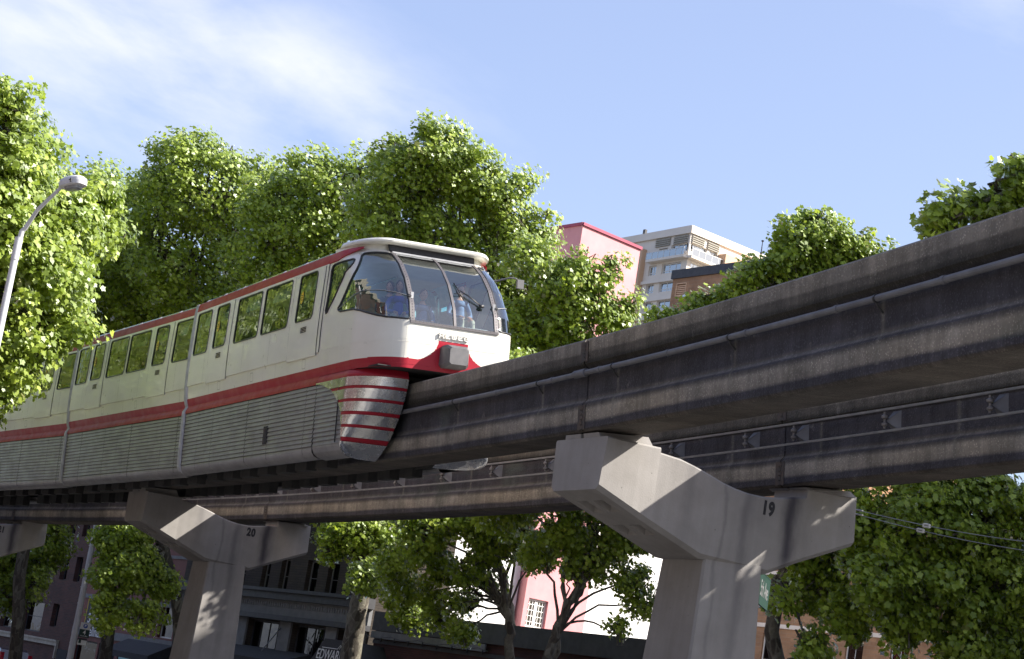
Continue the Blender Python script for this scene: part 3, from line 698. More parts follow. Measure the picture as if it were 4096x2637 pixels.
# bellows strip at each coupling
def bellows(parent, x):
    g = MB(); pr = []
    zz = [4.33, 4.12, 3.58, 3.08, 2.6, 2.22, 1.9, 1.8, 1.72, 1.66, 1.6, 1.53, 1.2, .8, .4, .2, .1, .04, .0, -.01]
    yy = [1.56, 1.59, 1.63, 1.66, 1.675, 1.675, 1.655, 1.63, 1.60, 1.625, 1.665, 1.675, 1.675, 1.675, 1.675, 1.66, 1.62, 1.56, 1.48, 1.36]
    for sgn in (-1, 1):
        for k, dx in enumerate((-.105, -.063, -.021, .021, .063)):
            g.loft([[(x+dx+a, sgn*(y+o), z) for a, o in ((0, -.02), (.006, .018), (.036, .018), (.042, -.02))] for z, y in zip(zz, yy)])
        g.loft([[(x-.12, sgn*(y-.03), z), (x+.12, sgn*(y-.03), z)] for z, y in zip(zz, yy)])
    g.loft([[(x+q, y, z) for y, z in ((-1.53, 4.33), (-1, 4.50), (0, 4.55), (1, 4.50), (1.53, 4.33))] for q in (-.12, .12)])
    g.build('coupling_strip', M['bellows'], parent, smooth=False)
M['bellows'] = varied((.36, .36, .38), (.52, .52, .54), 5, .5, .002, 90, name='bellows')
bellows(car1, -.02); bellows(car2, -.02)
# ---- nose of the front car
ZP = [1.72, 2.3, 2.66, 3.0, 3.22, 3.57, 3.9, 4.1, 4.25, 4.30]; XP = [12.34, 12.39, 12.40, 12.30, 12.17, 11.93, 11.58, 11.27, 10.98, 10.88]
def xf(z): return float(np.interp(z, ZP, XP))
FB = .92
def xs(z): return xf(z)-1.40
ARC = 1.70
def surf(q, z, off=0., w_=None, xf_=None, xs_=None, fb=FB):
    """point on the nose; q runs 9.3.. along the side, then ARC round the corner, then FB+ to the centre"""
    X1 = xf(z) if xf_ is None else xf_; X0 = (X1-1.4) if xs_ is None else xs_; W = wid(z) if w_ is None else w_
    if q <= 1: x = 9.3+(X0-9.3)*q; return np.array([x, -W-off, z])
    if q <= 2:
        f = (q-1)*math.pi/2; c, s_ = math.cos(f), math.sin(f)
        nx, ny = s_*(W-fb), c*(X1-X0); l = math.hypot(nx, ny)+1e-9
        return np.array([X0+(X1-X0)*s_+off*nx/l, -(fb+(W-fb)*c)-off*ny/l, z])
    return np.array([X1+off, -fb*(3-q), z])
def aparam(q, z): return 9.3+(xs(z)-9.3)*q if q <= 1 else xs(z)+ARC*(q-1) if q <= 2 else xs(z)+ARC+FB*(q-2)
def inpoly(x, y, poly):
    c = False; n = len(poly); j = n-1
    for i in range(n):
        xi, yi = poly[i]; xj, yj = poly[j]
        if (yi > y) != (yj > y) and x < (xj-xi)*(y-yi)/(yj-yi)+xi: c = not c
        j = i
    return c
# side glass given as (q, z)
def q_of(a, z): x0 = xs(z); return (a-9.3)/(x0-9.3) if a <= x0 else 1+(a-x0)/ARC
SG = [(q_of(a, z), z) for a, z in ((10.16, 3.06), (10.20, 3.01), (10.32, 2.975), (10.6, 2.965), (11.0, 2.94), (11.25, 2.885), (11.5, 2.81), (11.75, 2.745), (12.0, 2.705), (12.3, 2.69))]
SG += [(1.90, 2.685), (1.935, 2.69), (1.95, 2.73)]+[(1.952, z) for z in np.linspace(2.9, 4.1, 10)]+[(1.945, 4.16), (1.90, 4.185), (1.7, 4.19), (1.62, 4.187), (1.53, 4.18), (1.47, 4.16)]
SG += [(q_of(a, z), z) for a, z in ((10.56, 4.11), (10.62, 4.02), (10.68, 3.8), (10.64, 3.62), (10.58, 3.48), (10.42, 3.30), (10.25, 3.12))]
QW = [(q_of(a, z), z) for a, z in ((9.44, 3.08), (9.48, 3.03), (9.56, 3.05), (9.64, 3.14), (10.06, 3.55), (10.42, 3.9), (10.46, 3.97), (10.43, 4.05), (10.36, 4.07), (9.60, 4.07), (9.50, 4.04), (9.46, 3.96))]
REDF = [(0, 2.34), (.318, 2.34), (.33, 2.26), (.36, 2.17), (.41, 2.10), (.47, 2.04), (.55, 1.985), (.63, 1.945), (.70, 1.92), (.75, 1.91), (.88, 1.915), (.92, 1.92)]
def red_top(q, z):
    if q <= 1: return 1.90
    if q <= 2: return 1.90+.02*(q-1)
    u = FB*(3-q); return float(np.interp(u, [a for a, b in REDF], [b for a, b in REDF]))
nz_ = [float(v) for v in np.concatenate([np.linspace(1.72, 2.36, 54), np.linspace(2.372, 4.27, 150)])]
nq = [float(v) for v in np.concatenate([np.linspace(0, 1, 110, endpoint=False), np.linspace(1, 2, 100, endpoint=False), np.linspace(2, 3, 66)])]
WSB, WST = 2.66, 4.255
for sgn in (-1, 1):
    G = {k: MB() for k in ('shell', 'side', 'quarter', 'screen')}
    idx = {k: {} for k in G}
    def gv(k, i, j):
        d = idx[k]
        if (i, j) not in d:
            p = surf(nq[i], nz_[j], 0. if k == 'shell' else -.006)
            if k == 'screen': p[0] -= .0
            d[(i, j)] = G[k].vert((p[0], p[1]*-sgn*1., p[2])) if sgn > 0 else G[k].vert(p)
        return d[(i, j)]
    for i in range(len(nq)-1):
        qc = (nq[i]+nq[i+1])/2
        for j in range(len(nz_)-1):
            zc = (nz_[j]+nz_[j+1])/2; k, m_ = 'shell', 0
            if qc > 1.975 and zc > WSB:
                if zc < WST: k = 'screen'
            elif zc > 2.6 and inpoly(qc, zc, SG): k = 'side'
            elif zc > 3. and inpoly(qc, zc, QW): k = 'quarter'
            elif zc < red_top(qc, zc): m_ = 1
            f = (gv(k, i, j), gv(k, i+1, j), gv(k, i+1, j+1), gv(k, i, j+1)); G[k].face(f if sgn < 0 else f[::-1], m_)
    G['shell'].build('cab_shell', [M['white'], M['red']], car1, True)
    G['side'].build('cab_side_window', M['screen2'] if 'screen2' in M else M['screen'], car1, True)
    G['quarter'].build('quarter_window', M['glass'], car1, True)
    G['screen'].build('windshield_pane', M['screen'], car1, True)
    def mir(p): return (p[0], p[1]*(1 if sgn < 0 else -1), p[2])
    def sline(g, pts, r, off=.012, m=0, n=6, closed=False, sub=4):
        out = []
        P_ = pts+[pts[0]] if closed else pts
        for (q0, z0), (q1, z1) in zip(P_, P_[1:]):
            for t_ in np.linspace(0, 1, sub, endpoint=False): out.append(mir(surf(q0+(q1-q0)*t_, z0+(z1-z0)*t_, off)))
        if not closed: out.append(mir(surf(*P_[-1], off)))
        else: out.append(out[0])
        g.tube(out, r, n, m, cap=not closed)
    g = MB(); sline(g, SG, .021, .004, closed=True); g.build('cab_window_seal', M['black'], car1, True)
    g = MB(); sline(g, QW, .021, .004, closed=True); g.build('quarter_window_seal', M['black'], car1, True)
    def band(g, q0, q1, zs_, off, thick=.02):      # flat strip following the surface
        rings = []
        for z in zs_:
            a, b = surf(q0, z, off), surf(q1, z, off); a2, b2 = surf(q0, z, off-thick), surf(q1, z, off-thick)
            rings.append([mir(p) for p in (a2, a, b, b2)])
        g.loft(rings, closed=True)
    g = MB(); band(g, 1.965, 2.045, np.linspace(2.62, 4.27, 30), .02); g.build('windshield_post', M['frame'], car1, 'auto')
    g = MB()
    for z in np.linspace(2.7, 4.2, 26): p = surf(2.0, z, .02); g.obox(mir(p), (.006, 0, 0), (0, .006, 0), (0, 0, .006))
    for q in np.linspace(2.06, 2.96, 11): p = surf(q, 2.645, .02); g.obox(mir(p), (.006, 0, 0), (0, .006, 0), (0, 0, .006))
    g.build('rivets', M['ink'], car1)
    g = MB(); q0 = q_of(10.2, 3.07)
    sline(g, [(q_of(10.12, 3.03), 3.03), (q_of(10.5, 3.12), 3.13), (q_of(11, 3.27), 3.27), (1.25, 3.31), (1.55, 3.28), (1.8, 3.22), (1.955, 3.17)], .008, .006)
    g.build('window_joint', M['steel'], car1, True)
    g = MB(); 
    for zz in (3.17,): p = mir(surf(2.015, zz, .035)); g.obox(p, (.008, 0, 0), (0, .030, 0), (0, 0, .085)); p = mir(surf(1.97, zz, .04)); g.obox(p, (.014, 0, 0), (0, .03, 0), (0, 0, .018), 1)
    g.build('window_latch', [M['steel'], M['black']], car1)
    # rivet lines on the cream panels
    g = MB(); rv = []
    for q in (.30, .62, 1.05, 1.45, 1.72, 1.92): rv += [(q, z) for z in np.arange(1.80, 2.62, .045)]
    rv += [(q, 2.235) for q in np.arange(1.0, 2.6, .022)]+[(q, 1.80) for q in np.arange(1.5, 2.55, .022)]
    rv += [(2.82, z) for z in np.arange(1.80, 2.3, .04)]+[(2.62, z) for z in np.arange(1.80, 1.98, .04)]
    for q, z in rv: c = surf(q, z, .001); g.obox(mir(c), (.004, 0, 0), (0, .004, 0), (0, 0, .004), 1 if z < red_top(q, z) else 0)
    g.build('body_rivets', [M['white'], M['red']], car1)
    # skirt front of the nose: banded aluminium over red
    XI_Z = [-.03, .09, .31, .59, .84, 1.1, 1.36, 1.6, 1.72]; XI = [10.35, 10.60, 10.97, 11.25, 11.47, 11.62, 11.75, 11.79, 11.72]
    ARCH = [(9.3, 1.525), (9.55, 1.515), (10.12, 1.38), (10.40, 1.24), (10.58, 1.10), (10.74, .97), (10.81, .86), (10.88, .6), (10.90, .36), (10.92, .14), (10.92, -.1)]
    def sw(z): return float(np.interp(z, [-.02, .0, .03, .10, .2, 1.53, 1.60, 1.66, 1.72], [1.30, 1.42, 1.52, 1.60, 1.64, 1.655, 1.655, 1.63, 1.59]))
    def spt(q, z, off=0.):
        X1 = float(np.interp(z, XI_Z, XI)); X0 = float(np.interp(z, [-.02, .05, .15, 2], [10.75, 10.86, 10.9, 10.9])); W_ = sw(z); inn = .64
        if q <= 1: x = 9.3+(X0-9.3)*q; return np.array([x, -W_-off, z])
        f = (q-1)*math.pi/2; c, s_ = math.cos(f), math.sin(f)
        nx, ny = s_*(W_-inn), c*max(.05, X1-X0); l = math.hypot(nx, ny)
        x = X0+(X1-X0)*s_ + .10*math.sin(2*f)*min(1, max(0, (z)/.8)); 
        return np.array([x+off*nx/l, -(inn+(W_-inn)*c)-off*ny/l, z])
    bands = [(1.56, 1.38), (1.32, 1.12), (1.06, .87), (.80, .61), (.55, .36), (.27, -.05)]
    zr = sorted(set([round(float(v), 4) for v in np.arange(-.02, 1.5301, .0115)]+[1.56, 1.60, 1.63, 1.66, 1.69, 1.72]+[x for b_ in bands for x in b_ if x > -.03]))
    qr = [float(v) for v in np.concatenate([np.linspace(0, 1, 60, endpoint=False), np.linspace(1, 2, 44)])]
    gs, gb = MB(), MB(); ds, db = {}, {}
    arch_z = [b for a, b in ARCH][::-1]; arch_x = [a for a, b in ARCH][::-1]
    def slat_off(z):
        ph = ((1.525-z) % .0925)/.0925
        return -.02+.024*min(1, ph/.78) if ph < .86 else -.022
    for i in range(len(qr)-1):
        for j in range(len(zr)-1):
            qc, zc = (qr[i]+qr[i+1])/2, (zr[j]+zr[j+1])/2; xc = spt(qc, zc)[0]
            isb = qc > 1 or xc > float(np.interp(zc, arch_z, arch_x))
            if zc > 1.53: isb = True
            if isb:
                alu = any(b_ < zc < a_ for a_, b_ in bands) and (qc > 1 or xc > float(np.interp(zc, arch_z, arch_x)))
                def vtx(a, b, alu=alu):
                    kk = (a, b, alu)
                    if kk not in db: db[kk] = gb.vert(mir(spt(qr[a], zr[b], .016 if alu else 0)))
                    return db[kk]
                f = [vtx(i, j), vtx(i+1, j), vtx(i+1, j+1), vtx(i, j+1)]; gb.face(f, 1 if alu else 0)
            else:
                def vt2(a, b):
                    if (a, b) not in ds: ds[(a, b)] = gs.vert(mir(spt(qr[a], zr[b], slat_off(zr[b]) if zr[b] > .24 else -.005)))
                    return ds[(a, b)]
                gs.face([vt2(i, j), vt2(i+1, j), vt2(i+1, j+1), vt2(i, j+1)])
    gs.build('louvred_skirt', M['slat'], car1, 'auto'); o_ = gb.build('cab_skirt', [M['red'], M['alu']], car1, 'auto')
    g = MB(); rows = [[mir(spt(2, z, -.0)), mir(spt(2, z)+np.array([-.9, .0, 0]))] for z in zr[::6]]; g.loft(rows); g.build('skirt_inner', M['dark'], car1)
    g = MB(); g.obox(mir((10.62, -1.655, .9)), (.005, 0, 0), (0, .012, 0), (0, 0, .64)); g.build('skirt_seam', M['dark'], car1)
# centre mullion, sill frame
g = MB(); rings = []
for z in np.linspace(2.62, 4.27, 30): x = xf(z); rings.append([(x-.02, -.028, z), (x+.018, -.028, z), (x+.018, .028, z), (x-.02, .028, z)])
g.loft(rings, closed=True); g.build('windshield_mullion', M['frame'], car1, 'auto')
g = MB(); g.box(12.37, -.97, 2.61, 12.425, .97, 2.665); g.build('windshield_sill', M['frame'], car1)
g = MB()
for z in (4.225,): x = xf(z); g.box(x-.03, -.92, z-.014, x+.03, .92, z+.02)
g.build('windshield_header', M['steel'], car1)
# roof of the cab with the brow and the destination grille
def plan(w_, X1, z, fb=.95, X0=None, n=22):
    X0 = X1-1.35 if X0 is None else X0; wr = min(w_, float(np.interp(z, [4.33, 4.345, 4.365, 4.50, 4.55, 4.57], [1.6, 1.53, 1.46, 1.05, .5, .1])))
    L_ = [(9.3+(X0-9.3)*k, -(wr+(w_-wr)*(3*k*k-2*k**3)), z) for k in (0, .15, .3, .45, .6, .75, .9)]
    L_ += [(X0+(X1-X0)*math.sin(f), -(fb+(w_-fb)*math.cos(f)), z) for f in np.linspace(0, math.pi/2, n)]
    return L_+[(a, -b, c) for a, b, c in L_[::-1]]
g = MB(); rings = [plan(1.565, 10.90, 4.26), plan(1.56, 10.86, 4.275), plan(1.555, 10.84, 4.40), plan(1.562, 11.10, 4.392), plan(1.565, 11.17, 4.415), plan(1.56, 11.185, 4.45), plan(1.53, 11.15, 4.49), plan(1.47, 11.0, 4.525, .9), plan(1.3, 10.6, 4.548, .8), plan(1.05, 10.2, 4.558, .6), plan(.6, 9.8, 4.565, .3)]
b0 = g.loft(rings); g.face([b0+(len(rings)-1)*len(rings[0])+k for k in range(len(rings[0]))])
g.build('cab_roof', M['white'], car1, 'auto')
g = MB()
a_, b_ = 4.265, 4.405
g.loft([[(10.955, y, a_), (10.985, y, a_), (10.945, y, b_), (10.90, y, b_)] for y in (-.97, .97)], closed=True)
for y in (-.97, .97): g.poly([(10.955, y, a_), (10.985, y, a_), (10.945, y, b_), (10.90, y, b_)])
g.build('destination_grille', M['box2'] if 'box2' in M else M['black'], car1)
g = MB()
for k in range(5): z = 4.285+k*.024; x = 10.985-(z-a_)*.29; g.box(x-.002, -.95, z, x+.006, .95, z+.006)
g.build('grille_bars', M['frame'], car1)
for sgn in (-1, 1):
    g = MB(); rings = []
    for q in np.linspace(0, 1.5, 26):
        z0, z1_ = 4.115, 4.335
        if q > 1.0: t_ = (q-1)/.5; z0 = 4.115+.175*t_; z1_ = 4.335+.01*t_
        p = [surf(q, min(z, 4.30), o, w_=wd, xf_=11.05, xs_=9.75) for z, o, wd in ((z0, -.01, 1.585), (z0+.01, .02, 1.585), ((z0+z1_)/2, .018, 1.575), (z1_-.015, .012, 1.56), (z1_, -.03, 1.55))]
        rr = [(a[0], a[1] if sgn < 0 else -a[1], zz) for a, zz in zip(p, (z0, z0+.01, (z0+z1_)/2, z1_-.015, z1_))]; rings.append(rr)
    g.loft(rings); g.build('red_roof_edge', M['red'], car1, 'auto')
# coupler cover, letters, wiper, mirror
g = MB()
bk = [(-.27, 1.86), (-.22, 1.80), (.22, 1.80), (.27, 1.86), (.27, 2.20), (.22, 2.25), (-.22, 2.25), (-.27, 2.20)]
fr_ = [(-.20, 1.90), (-.16, 1.86), (.16, 1.86), (.20, 1.90), (.20, 2.15), (.16, 2.19), (-.16, 2.19), (-.20, 2.15)]
g.loft([[(12.34, a, b) for a, b in bk], [(12.60, a*.97, b) for a, b in bk], [(12.72, a, b) for a, b in fr_]], closed=True); g.poly([(12.72, a, b) for a, b in fr_]); g.build('coupler_cover', M['box'], car1, 'auto')
g = MB(); X = 12.405; H0, H1 = 2.385, 2.485; t_ = .019
def st(y0, z0, y1, z1): g.box(X, min(y0, y1), min(z0, z1), X+.03, max(y0, y1), max(z0, z1))
# lettering reads left to right for a viewer in front: Y grows to the viewer's right
LW, GP = .10, .037; y = -.335
for ch in 'ALWEG':
    a, b, m_, tw = y, y+LW, y+LW/2, t_
    if ch == 'A': st(a, H0, a+tw, H1-.0); st(b-tw, H0, b, H1); st(a, H1-tw, b, H1); st(a, H0+.035, b, H0+.035+tw)
    if ch == 'L': st(a, H0, a+tw, H1); st(a, H0, b, H0+tw)
    if ch == 'W': [st(q, H0, q+tw, H1) for q in (a, m_-tw/2, b-tw)]; st(a, H0, b, H0+tw)
    if ch == 'E': st(a, H0, a+tw, H1); st(a, H0, b, H0+tw); st(a, H0+.043, b-.025, H0+.043+tw); st(a, H1-tw, b, H1)
    if ch == 'G': st(a, H0, a+tw, H1); st(a, H1-tw, b, H1); st(a, H0, b, H0+tw); st(b-tw, H0, b, H0+.052); st(m_, H0+.04, b, H0+.04+tw)
    y += LW+GP
g.build('raised_lettering', M['letter'] if 'letter' in M else M['white_trim'], car1)
def wp(y, z, o=.04): return (xf(z)+o, y, z)
g = MB(); g.tube([wp(.62, 3.17), wp(.40, 3.33, .06), wp(.20, 3.46, .05)], .010, 6); g.tube([wp(.60, 3.21), wp(.38, 3.37, .06), wp(.19, 3.47, .05)], .006, 5)
g.tube([wp(.12, 3.62, .03), wp(.18, 3.46, .04), wp(.25, 3.25, .03)], .013, 6); g.tube([wp(.06, 3.37, .04), wp(.28, 3.39, .04)], .010, 5); g.box(wp(.6, 3.15)[0]-.02, .56, 3.14, wp(.6, 3.15)[0]+.03, .66, 3.20)
g.build('wiper', M['black'], car1, True)
g = MB(); g.tube([(11.0, 1.25, 3.93), (11.1, 1.5, 3.98), (11.2, 1.72, 4.06), (11.25, 1.84, 4.05), (11.25, 1.90, 3.97)], .018, 8); g.tube([(11.0, 1.15, 4.24), (11.03, 1.30, 4.0), (11.0, 1.38, 3.86)], .012, 6)
g.obox((11.26, 1.93, 3.94), (.035, 0, 0), (0, .075, .0), (0, .0, .095)); g.build('mirror', M['box'], car1)
g = MB(); g.box(11.9, -1.0, 1.95, 12.1, 1.0, 2.60); g.loft([[(12.1, y, 2.6), (11.8, y, 2.78), (11.6, y, 2.62)] for y in (-1.0, 1.0)]); g.build('driver_console', M['cab'], car1)
g = MB(); g.box(12.44-.12, -1.0, 1.735, 12.32, 1.0, 1.75); g.box(9.3, -1.5, 1.725, 12.2, 1.5, 1.745); g.build('cab_floor_pan', M['dark'], car1)
g = MB()                                             # dark inlet slot in the skirt
g.box(6.20, -1.668, .44, 6.44, -1.645, .84, 0); g.box(6.23, -1.672, .47, 6.30, -1.66, .80, 1); g.build('skirt_slot', [M['dark'], M['rust']], car1)
car3 = clone(car2, train); car3.matrix_world = m3; car3['label'] = 'third car at the left edge'
car2['label'] = 'second car behind the cab car'
car4 = clone(car1, train); mm = car_frame(40.7, 53.1, -.14); car4.matrix_world = mm; car4['label'] = 'rear car with a cab facing away'
bpy.context.view_layer.update()
# ------------------------------------------------------------------ trees
def leaf_mat(name, c1, c2, tr_amt=.60):
    m = bpy.data.materials.new(name); m.use_nodes = True; t = m.node_tree; t.nodes.clear(); o = N(t, 'ShaderNodeOutputMaterial')
    at = N(t, 'ShaderNodeAttribute'); at.attribute_name = 'tone'; at.attribute_type = 'GEOMETRY'
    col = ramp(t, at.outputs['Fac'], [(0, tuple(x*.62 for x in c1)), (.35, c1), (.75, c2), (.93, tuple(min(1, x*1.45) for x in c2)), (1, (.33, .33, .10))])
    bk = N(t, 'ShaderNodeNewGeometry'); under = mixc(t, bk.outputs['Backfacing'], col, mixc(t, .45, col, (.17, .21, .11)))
    df = N(t, 'ShaderNodeBsdfDiffuse'); L(t, under, df.inputs[0]); tl = N(t, 'ShaderNodeBsdfTranslucent'); L(t, mixc(t, .55, col, (.42, .52, .03)), tl.inputs[0])
    gl = N(t, 'ShaderNodeBsdfGlossy', inp={'Roughness': .38, 'Color': (.9, .95, .9, 1)})
    a = N(t, 'ShaderNodeMixShader', inp={0: tr_amt}); L(t, df.outputs[0], a.inputs[1]); L(t, tl.outputs[0], a.inputs[2])
    b = N(t, 'ShaderNodeMixShader'); fr = N(t, 'ShaderNodeFresnel', inp={'IOR': 1.42}); L(t, wmath(t, 'MULTIPLY', fr.outputs[0], .9), b.inputs[0]); L(t, a.outputs[0], b.inputs[1]); L(t, gl.outputs[0], b.inputs[2]); L(t, b.outputs[0], o.inputs[0]); return m
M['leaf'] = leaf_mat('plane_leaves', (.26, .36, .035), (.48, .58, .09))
def m_bark(t, b):
    v = N(t, 'ShaderNodeTexVoronoi', inp={'Scale': 5.5, 'Randomness': 1.}); v.feature = 'SMOOTH_F1'; v.inputs['Smoothness'].default_value = .35; c = N(t, 'ShaderNodeTexCoord'); mp = N(t, 'ShaderNodeMapping'); mp.inputs['Scale'].default_value = (1.6, 1.6, .7); L(t, c.outputs['Object'], mp.inputs[0])
    L(t, mixc(t, .35, mp.outputs[0], N(t, 'ShaderNodeTexNoise', inp={'Scale': 4.}).outputs[1]), v.inputs['Vector'])
    col = ramp(t, v.outputs['Color'], [(.2, (.06, .05, .038)), (.45, (.10, .085, .065)), (.6, (.19, .175, .135)), (.8, (.075, .062, .046))])
    col = mixc(t, .8, col, ramp(t, noise(t, 9, 6, .65), [(.3, .6), (.7, 1.25)]), 'MULTIPLY'); L(t, col, b.inputs['Base Color']); bump(t, b, noise(t, 14, 6, .7), .04, .8)
M['bark'] = mat('plane_bark', rough=.9, build=m_bark)
# palmate leaf outline in its own plane, y is the leaf axis, slightly folded along the midrib
LEAF = np.array([(0, -.40, 0), (.15, -.44, .03), (.44, -.34, .09), (.36, -.10, .06), (.60, .12, .12), (.30, .24, .05), (.14, .40, .03), (0, .62, .0), (-.14, .40, .03), (-.30, .24, .05), (-.60, .12, .12), (-.36, -.10, .06), (-.44, -.34, .09), (-.15, -.44, .03)])
LEAF_S = np.array([(0, -.42, 0), (.42, -.34, .09), (.58, .10, .11), (.22, .24, .04), (0, .60, 0), (-.22, .24, .04), (-.58, .10, .11), (-.42, -.34, .09)])
def leaves(rs, lumps, size, dens, clump_r=.55, per=60, far=False):
    """lumps: (centre xyz, radius xyz); returns vertices, verts per leaf, tones"""
    C = []; 
    for c, r in lumps:
        r = np.array(r, float); area = 4*math.pi*((r[0]*r[1]*r[2])**(2/3)); n = int(area*dens/clump_r**2)
        d = rs.normal(size=(n, 3)); d /= np.linalg.norm(d, axis=1)[:, None]
        k = rs.uniform(.55, 1., n)**.55*(1+.16*np.sin(d[:, 0]*5+c[0])*np.cos(d[:, 2]*4+c[1])+rs.normal(0, .05, n))
        p = np.array(c)+d*r*k[:, None]
        C.append(np.concatenate([p, d], 1))
    C = np.concatenate(C)
    keep = np.ones(len(C), bool)                      # drop clumps buried deep inside another lump
    for c, r in lumps: keep &= (((C[:, :3]-np.array(c))/(np.array(r)*.62))**2).sum(1) > 1
    C = C[keep]; n = len(C); per_n = rs.integers(int(per*.5), int(per*1.4), n); idx = np.repeat(np.arange(n), per_n); m = len(idx)
    cr = clump_r*rs.uniform(.6, 1.35, n)
    d = rs.normal(size=(m, 3)); d /= np.linalg.norm(d, axis=1)[:, None]; d[:, 2] *= .75
    pos = C[idx, :3]+d*(cr[idx]*rs.uniform(.25, 1., m)**.6)[:, None]
    nrm = d*.55+C[idx, 3:]*.35+np.array([.62, -.30, .70])+rs.normal(0, .50, (m, 3)); nrm /= np.linalg.norm(nrm, axis=1)[:, None]
    ax = d*1.0+np.array([0, 0, -.55])+rs.normal(0, .5, (m, 3)); ax -= nrm*(ax*nrm).sum(1)[:, None]; ax /= np.linalg.norm(ax, axis=1)[:, None]; sx_ = np.cross(ax, nrm)
    sz = size*rs.uniform(.6, 1.3, m); T = LEAF_S if far else LEAF
    V = pos[:, None, :]+(sx_[:, None, :]*T[None, :, 0:1]+ax[:, None, :]*T[None, :, 1:2]+nrm[:, None, :]*T[None, :, 2:3]*rs.uniform(-.4, 1.6, m)[:, None, None])*sz[:, None, None]
    ct = rs.normal(.42, .16, n); tone = np.clip(ct[idx]+rs.normal(0, .17, m), 0, 1)
    return V.reshape(-1, 3), len(T), tone, C
def ngon_mesh(name, V, k, tone, mt, parent):
    n = len(V)//k; me = bpy.data.meshes.new(name); me.vertices.add(len(V)); me.vertices.foreach_set('co', V.astype(np.float32).ravel())
    me.loops.add(n*k); me.loops.foreach_set('vertex_index', np.arange(n*k, dtype=np.int32)); me.polygons.add(n)
    me.polygons.foreach_set('loop_start', np.arange(0, n*k, k, dtype=np.int32)); me.polygons.foreach_set('loop_total', np.full(n, k, dtype=np.int32))
    at = me.attributes.new('tone', 'FLOAT', 'FACE'); at.data.foreach_set('value', tone.astype(np.float32)); me.update(calc_edges=True); me.materials.append(mt)
    o = bpy.data.objects.new(name, me); COL.objects.link(o); o.parent = parent; return o
LEAFCOUNT = 0
def tree(label, trunk, lumps, seed, size=.17, dens=.62, clump=.6, per=46, far=False, r0=.34, mt='leaf', name='plane_tree', group='tall plane trees lining the street'):
    """trunk: list of points from the ground up (world); lumps: (px, py, D, r) or (Vector, r)"""
    global LEAFCOUNT
    rs = np.random.default_rng(seed)
    base = Vector(trunk[0]); root = empty(name, label, 'tree', Matrix.Translation(base), group)
    LM = []
    for q in lumps:
        c = np.array(pix(*q[:3])) if len(q) >= 4 else np.array(q[0]); r = q[3] if len(q) >= 4 else q[1]
        rr = (r, r, r) if not hasattr(r, '__len__') else r
        LM.append((c-np.array(base), rr))
    # break every lump into smaller boughs for an uneven outline
    L2 = []
    for c, r in LM:
        r = np.array(r, float); L2.append((c, np.maximum(r*.25, r*.84-.6*clump))); k = int(8+r.mean()*4)
        rm = r.mean()
        for _ in range(k):
            d = rs.normal(size=3); d /= np.linalg.norm(d); f = rs.uniform(.16, .42); L2.append((c+d*r*max(.2, rs.uniform(.85, 1.04)-f-.45*clump/rm), rm*np.array([f, f, f*rs.uniform(.8, 1.4)])+.05))
        for _ in range(int(5+rm*4)):              # loose sprigs that break the outline
            d = rs.normal(size=3); d[2] = abs(d[2])*.8+.1*d[2]; d /= np.linalg.norm(d); L2.append((c+d*r*rs.uniform(.80, .97), np.array([.13, .13, .22])*rs.uniform(.7, 1.6)))
    V, k, tone, C = leaves(rs, L2, size*(.76 if far else .80), dens, clump, int(per*(1.6 if far else 1.42)), far); LEAFCOUNT += len(tone)
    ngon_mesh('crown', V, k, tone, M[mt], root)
    g = MB(); T = [np.array(p)-np.array(base) for p in trunk]; nT = len(T)
    def wob(a, b, n, amp):
        out = [a+(b-a)*t_ for t_ in np.linspace(0, 1, n)]
        for i in range(1, n-1): out[i] = out[i]+rs.normal(0, amp, 3)
        return out
    path = []
    for a, b in zip(T, T[1:]): path += wob(a, b, 5, .04)[:-1]
    path.append(T[-1]); rad = list(np.linspace(r0*1.12, r0*.72, len(path))); rad[0] = r0*1.45
    g.tube(path, rad, 12); top = T[-1]
    for c, r in LM:
        hd = math.hypot(*(c-top)[:2]); mid = top+(c-top)*np.array([.42, .42, .5])+np.array([0, 0, .12*hd]); d0 = max(.06, r0*.42)
        am = .022*float(np.linalg.norm(c-top)); p = [top-np.array([0, 0, .35])]+wob(top, mid, 4, am)[1:-1]+wob(mid, c, 5, am); rl_ = r0*min(.5, .20+.13*float(np.mean(r))); g.tube(p, list(np.linspace(rl_, rl_*.4, len(p))), 8)
        own = [i for i in range(len(C)) if (((C[i, :3]-c)/(np.array(r)*1.15))**2).sum() < 1]
        rs.shuffle(own)
        for i in own[:int(10+5*np.mean(r))]:
            e = C[i, :3]; s0 = c+(rs.uniform(-.3, .3, 3))*np.array(r)*.5; m_ = (s0+e)/2+rs.normal(0, .2, 3); q = [c, s0*.6+c*.4, m_, e]
            g.tube(wob(q[0], q[1], 3, .08)+wob(q[1], q[2], 3, .1)[1:]+[q[3]], list(np.linspace(d0*.5, .018, 6)), 5)
    g.build('trunk', M['bark'], root, 'auto')
    return root
def ground(px, py, D): v = pix(px, py, D); v.z = GZ; return v
def up_from(px, py, D, pts):
    """trunk through picture points (px,py) at depth D, foot dropped to the pavement"""
    q = [pix(a, b, D) for a, b in pts]; f = q[0].copy(); d = (q[0]-q[1]); f = q[0]+d*((GZ-q[0].z)/d.z) if abs(d.z) > .05 else q[0]
    f = Vector((q[0].x+(f.x-q[0].x)*.4, q[0].y+(f.y-q[0].y)*.4, GZ)); return [f]+q
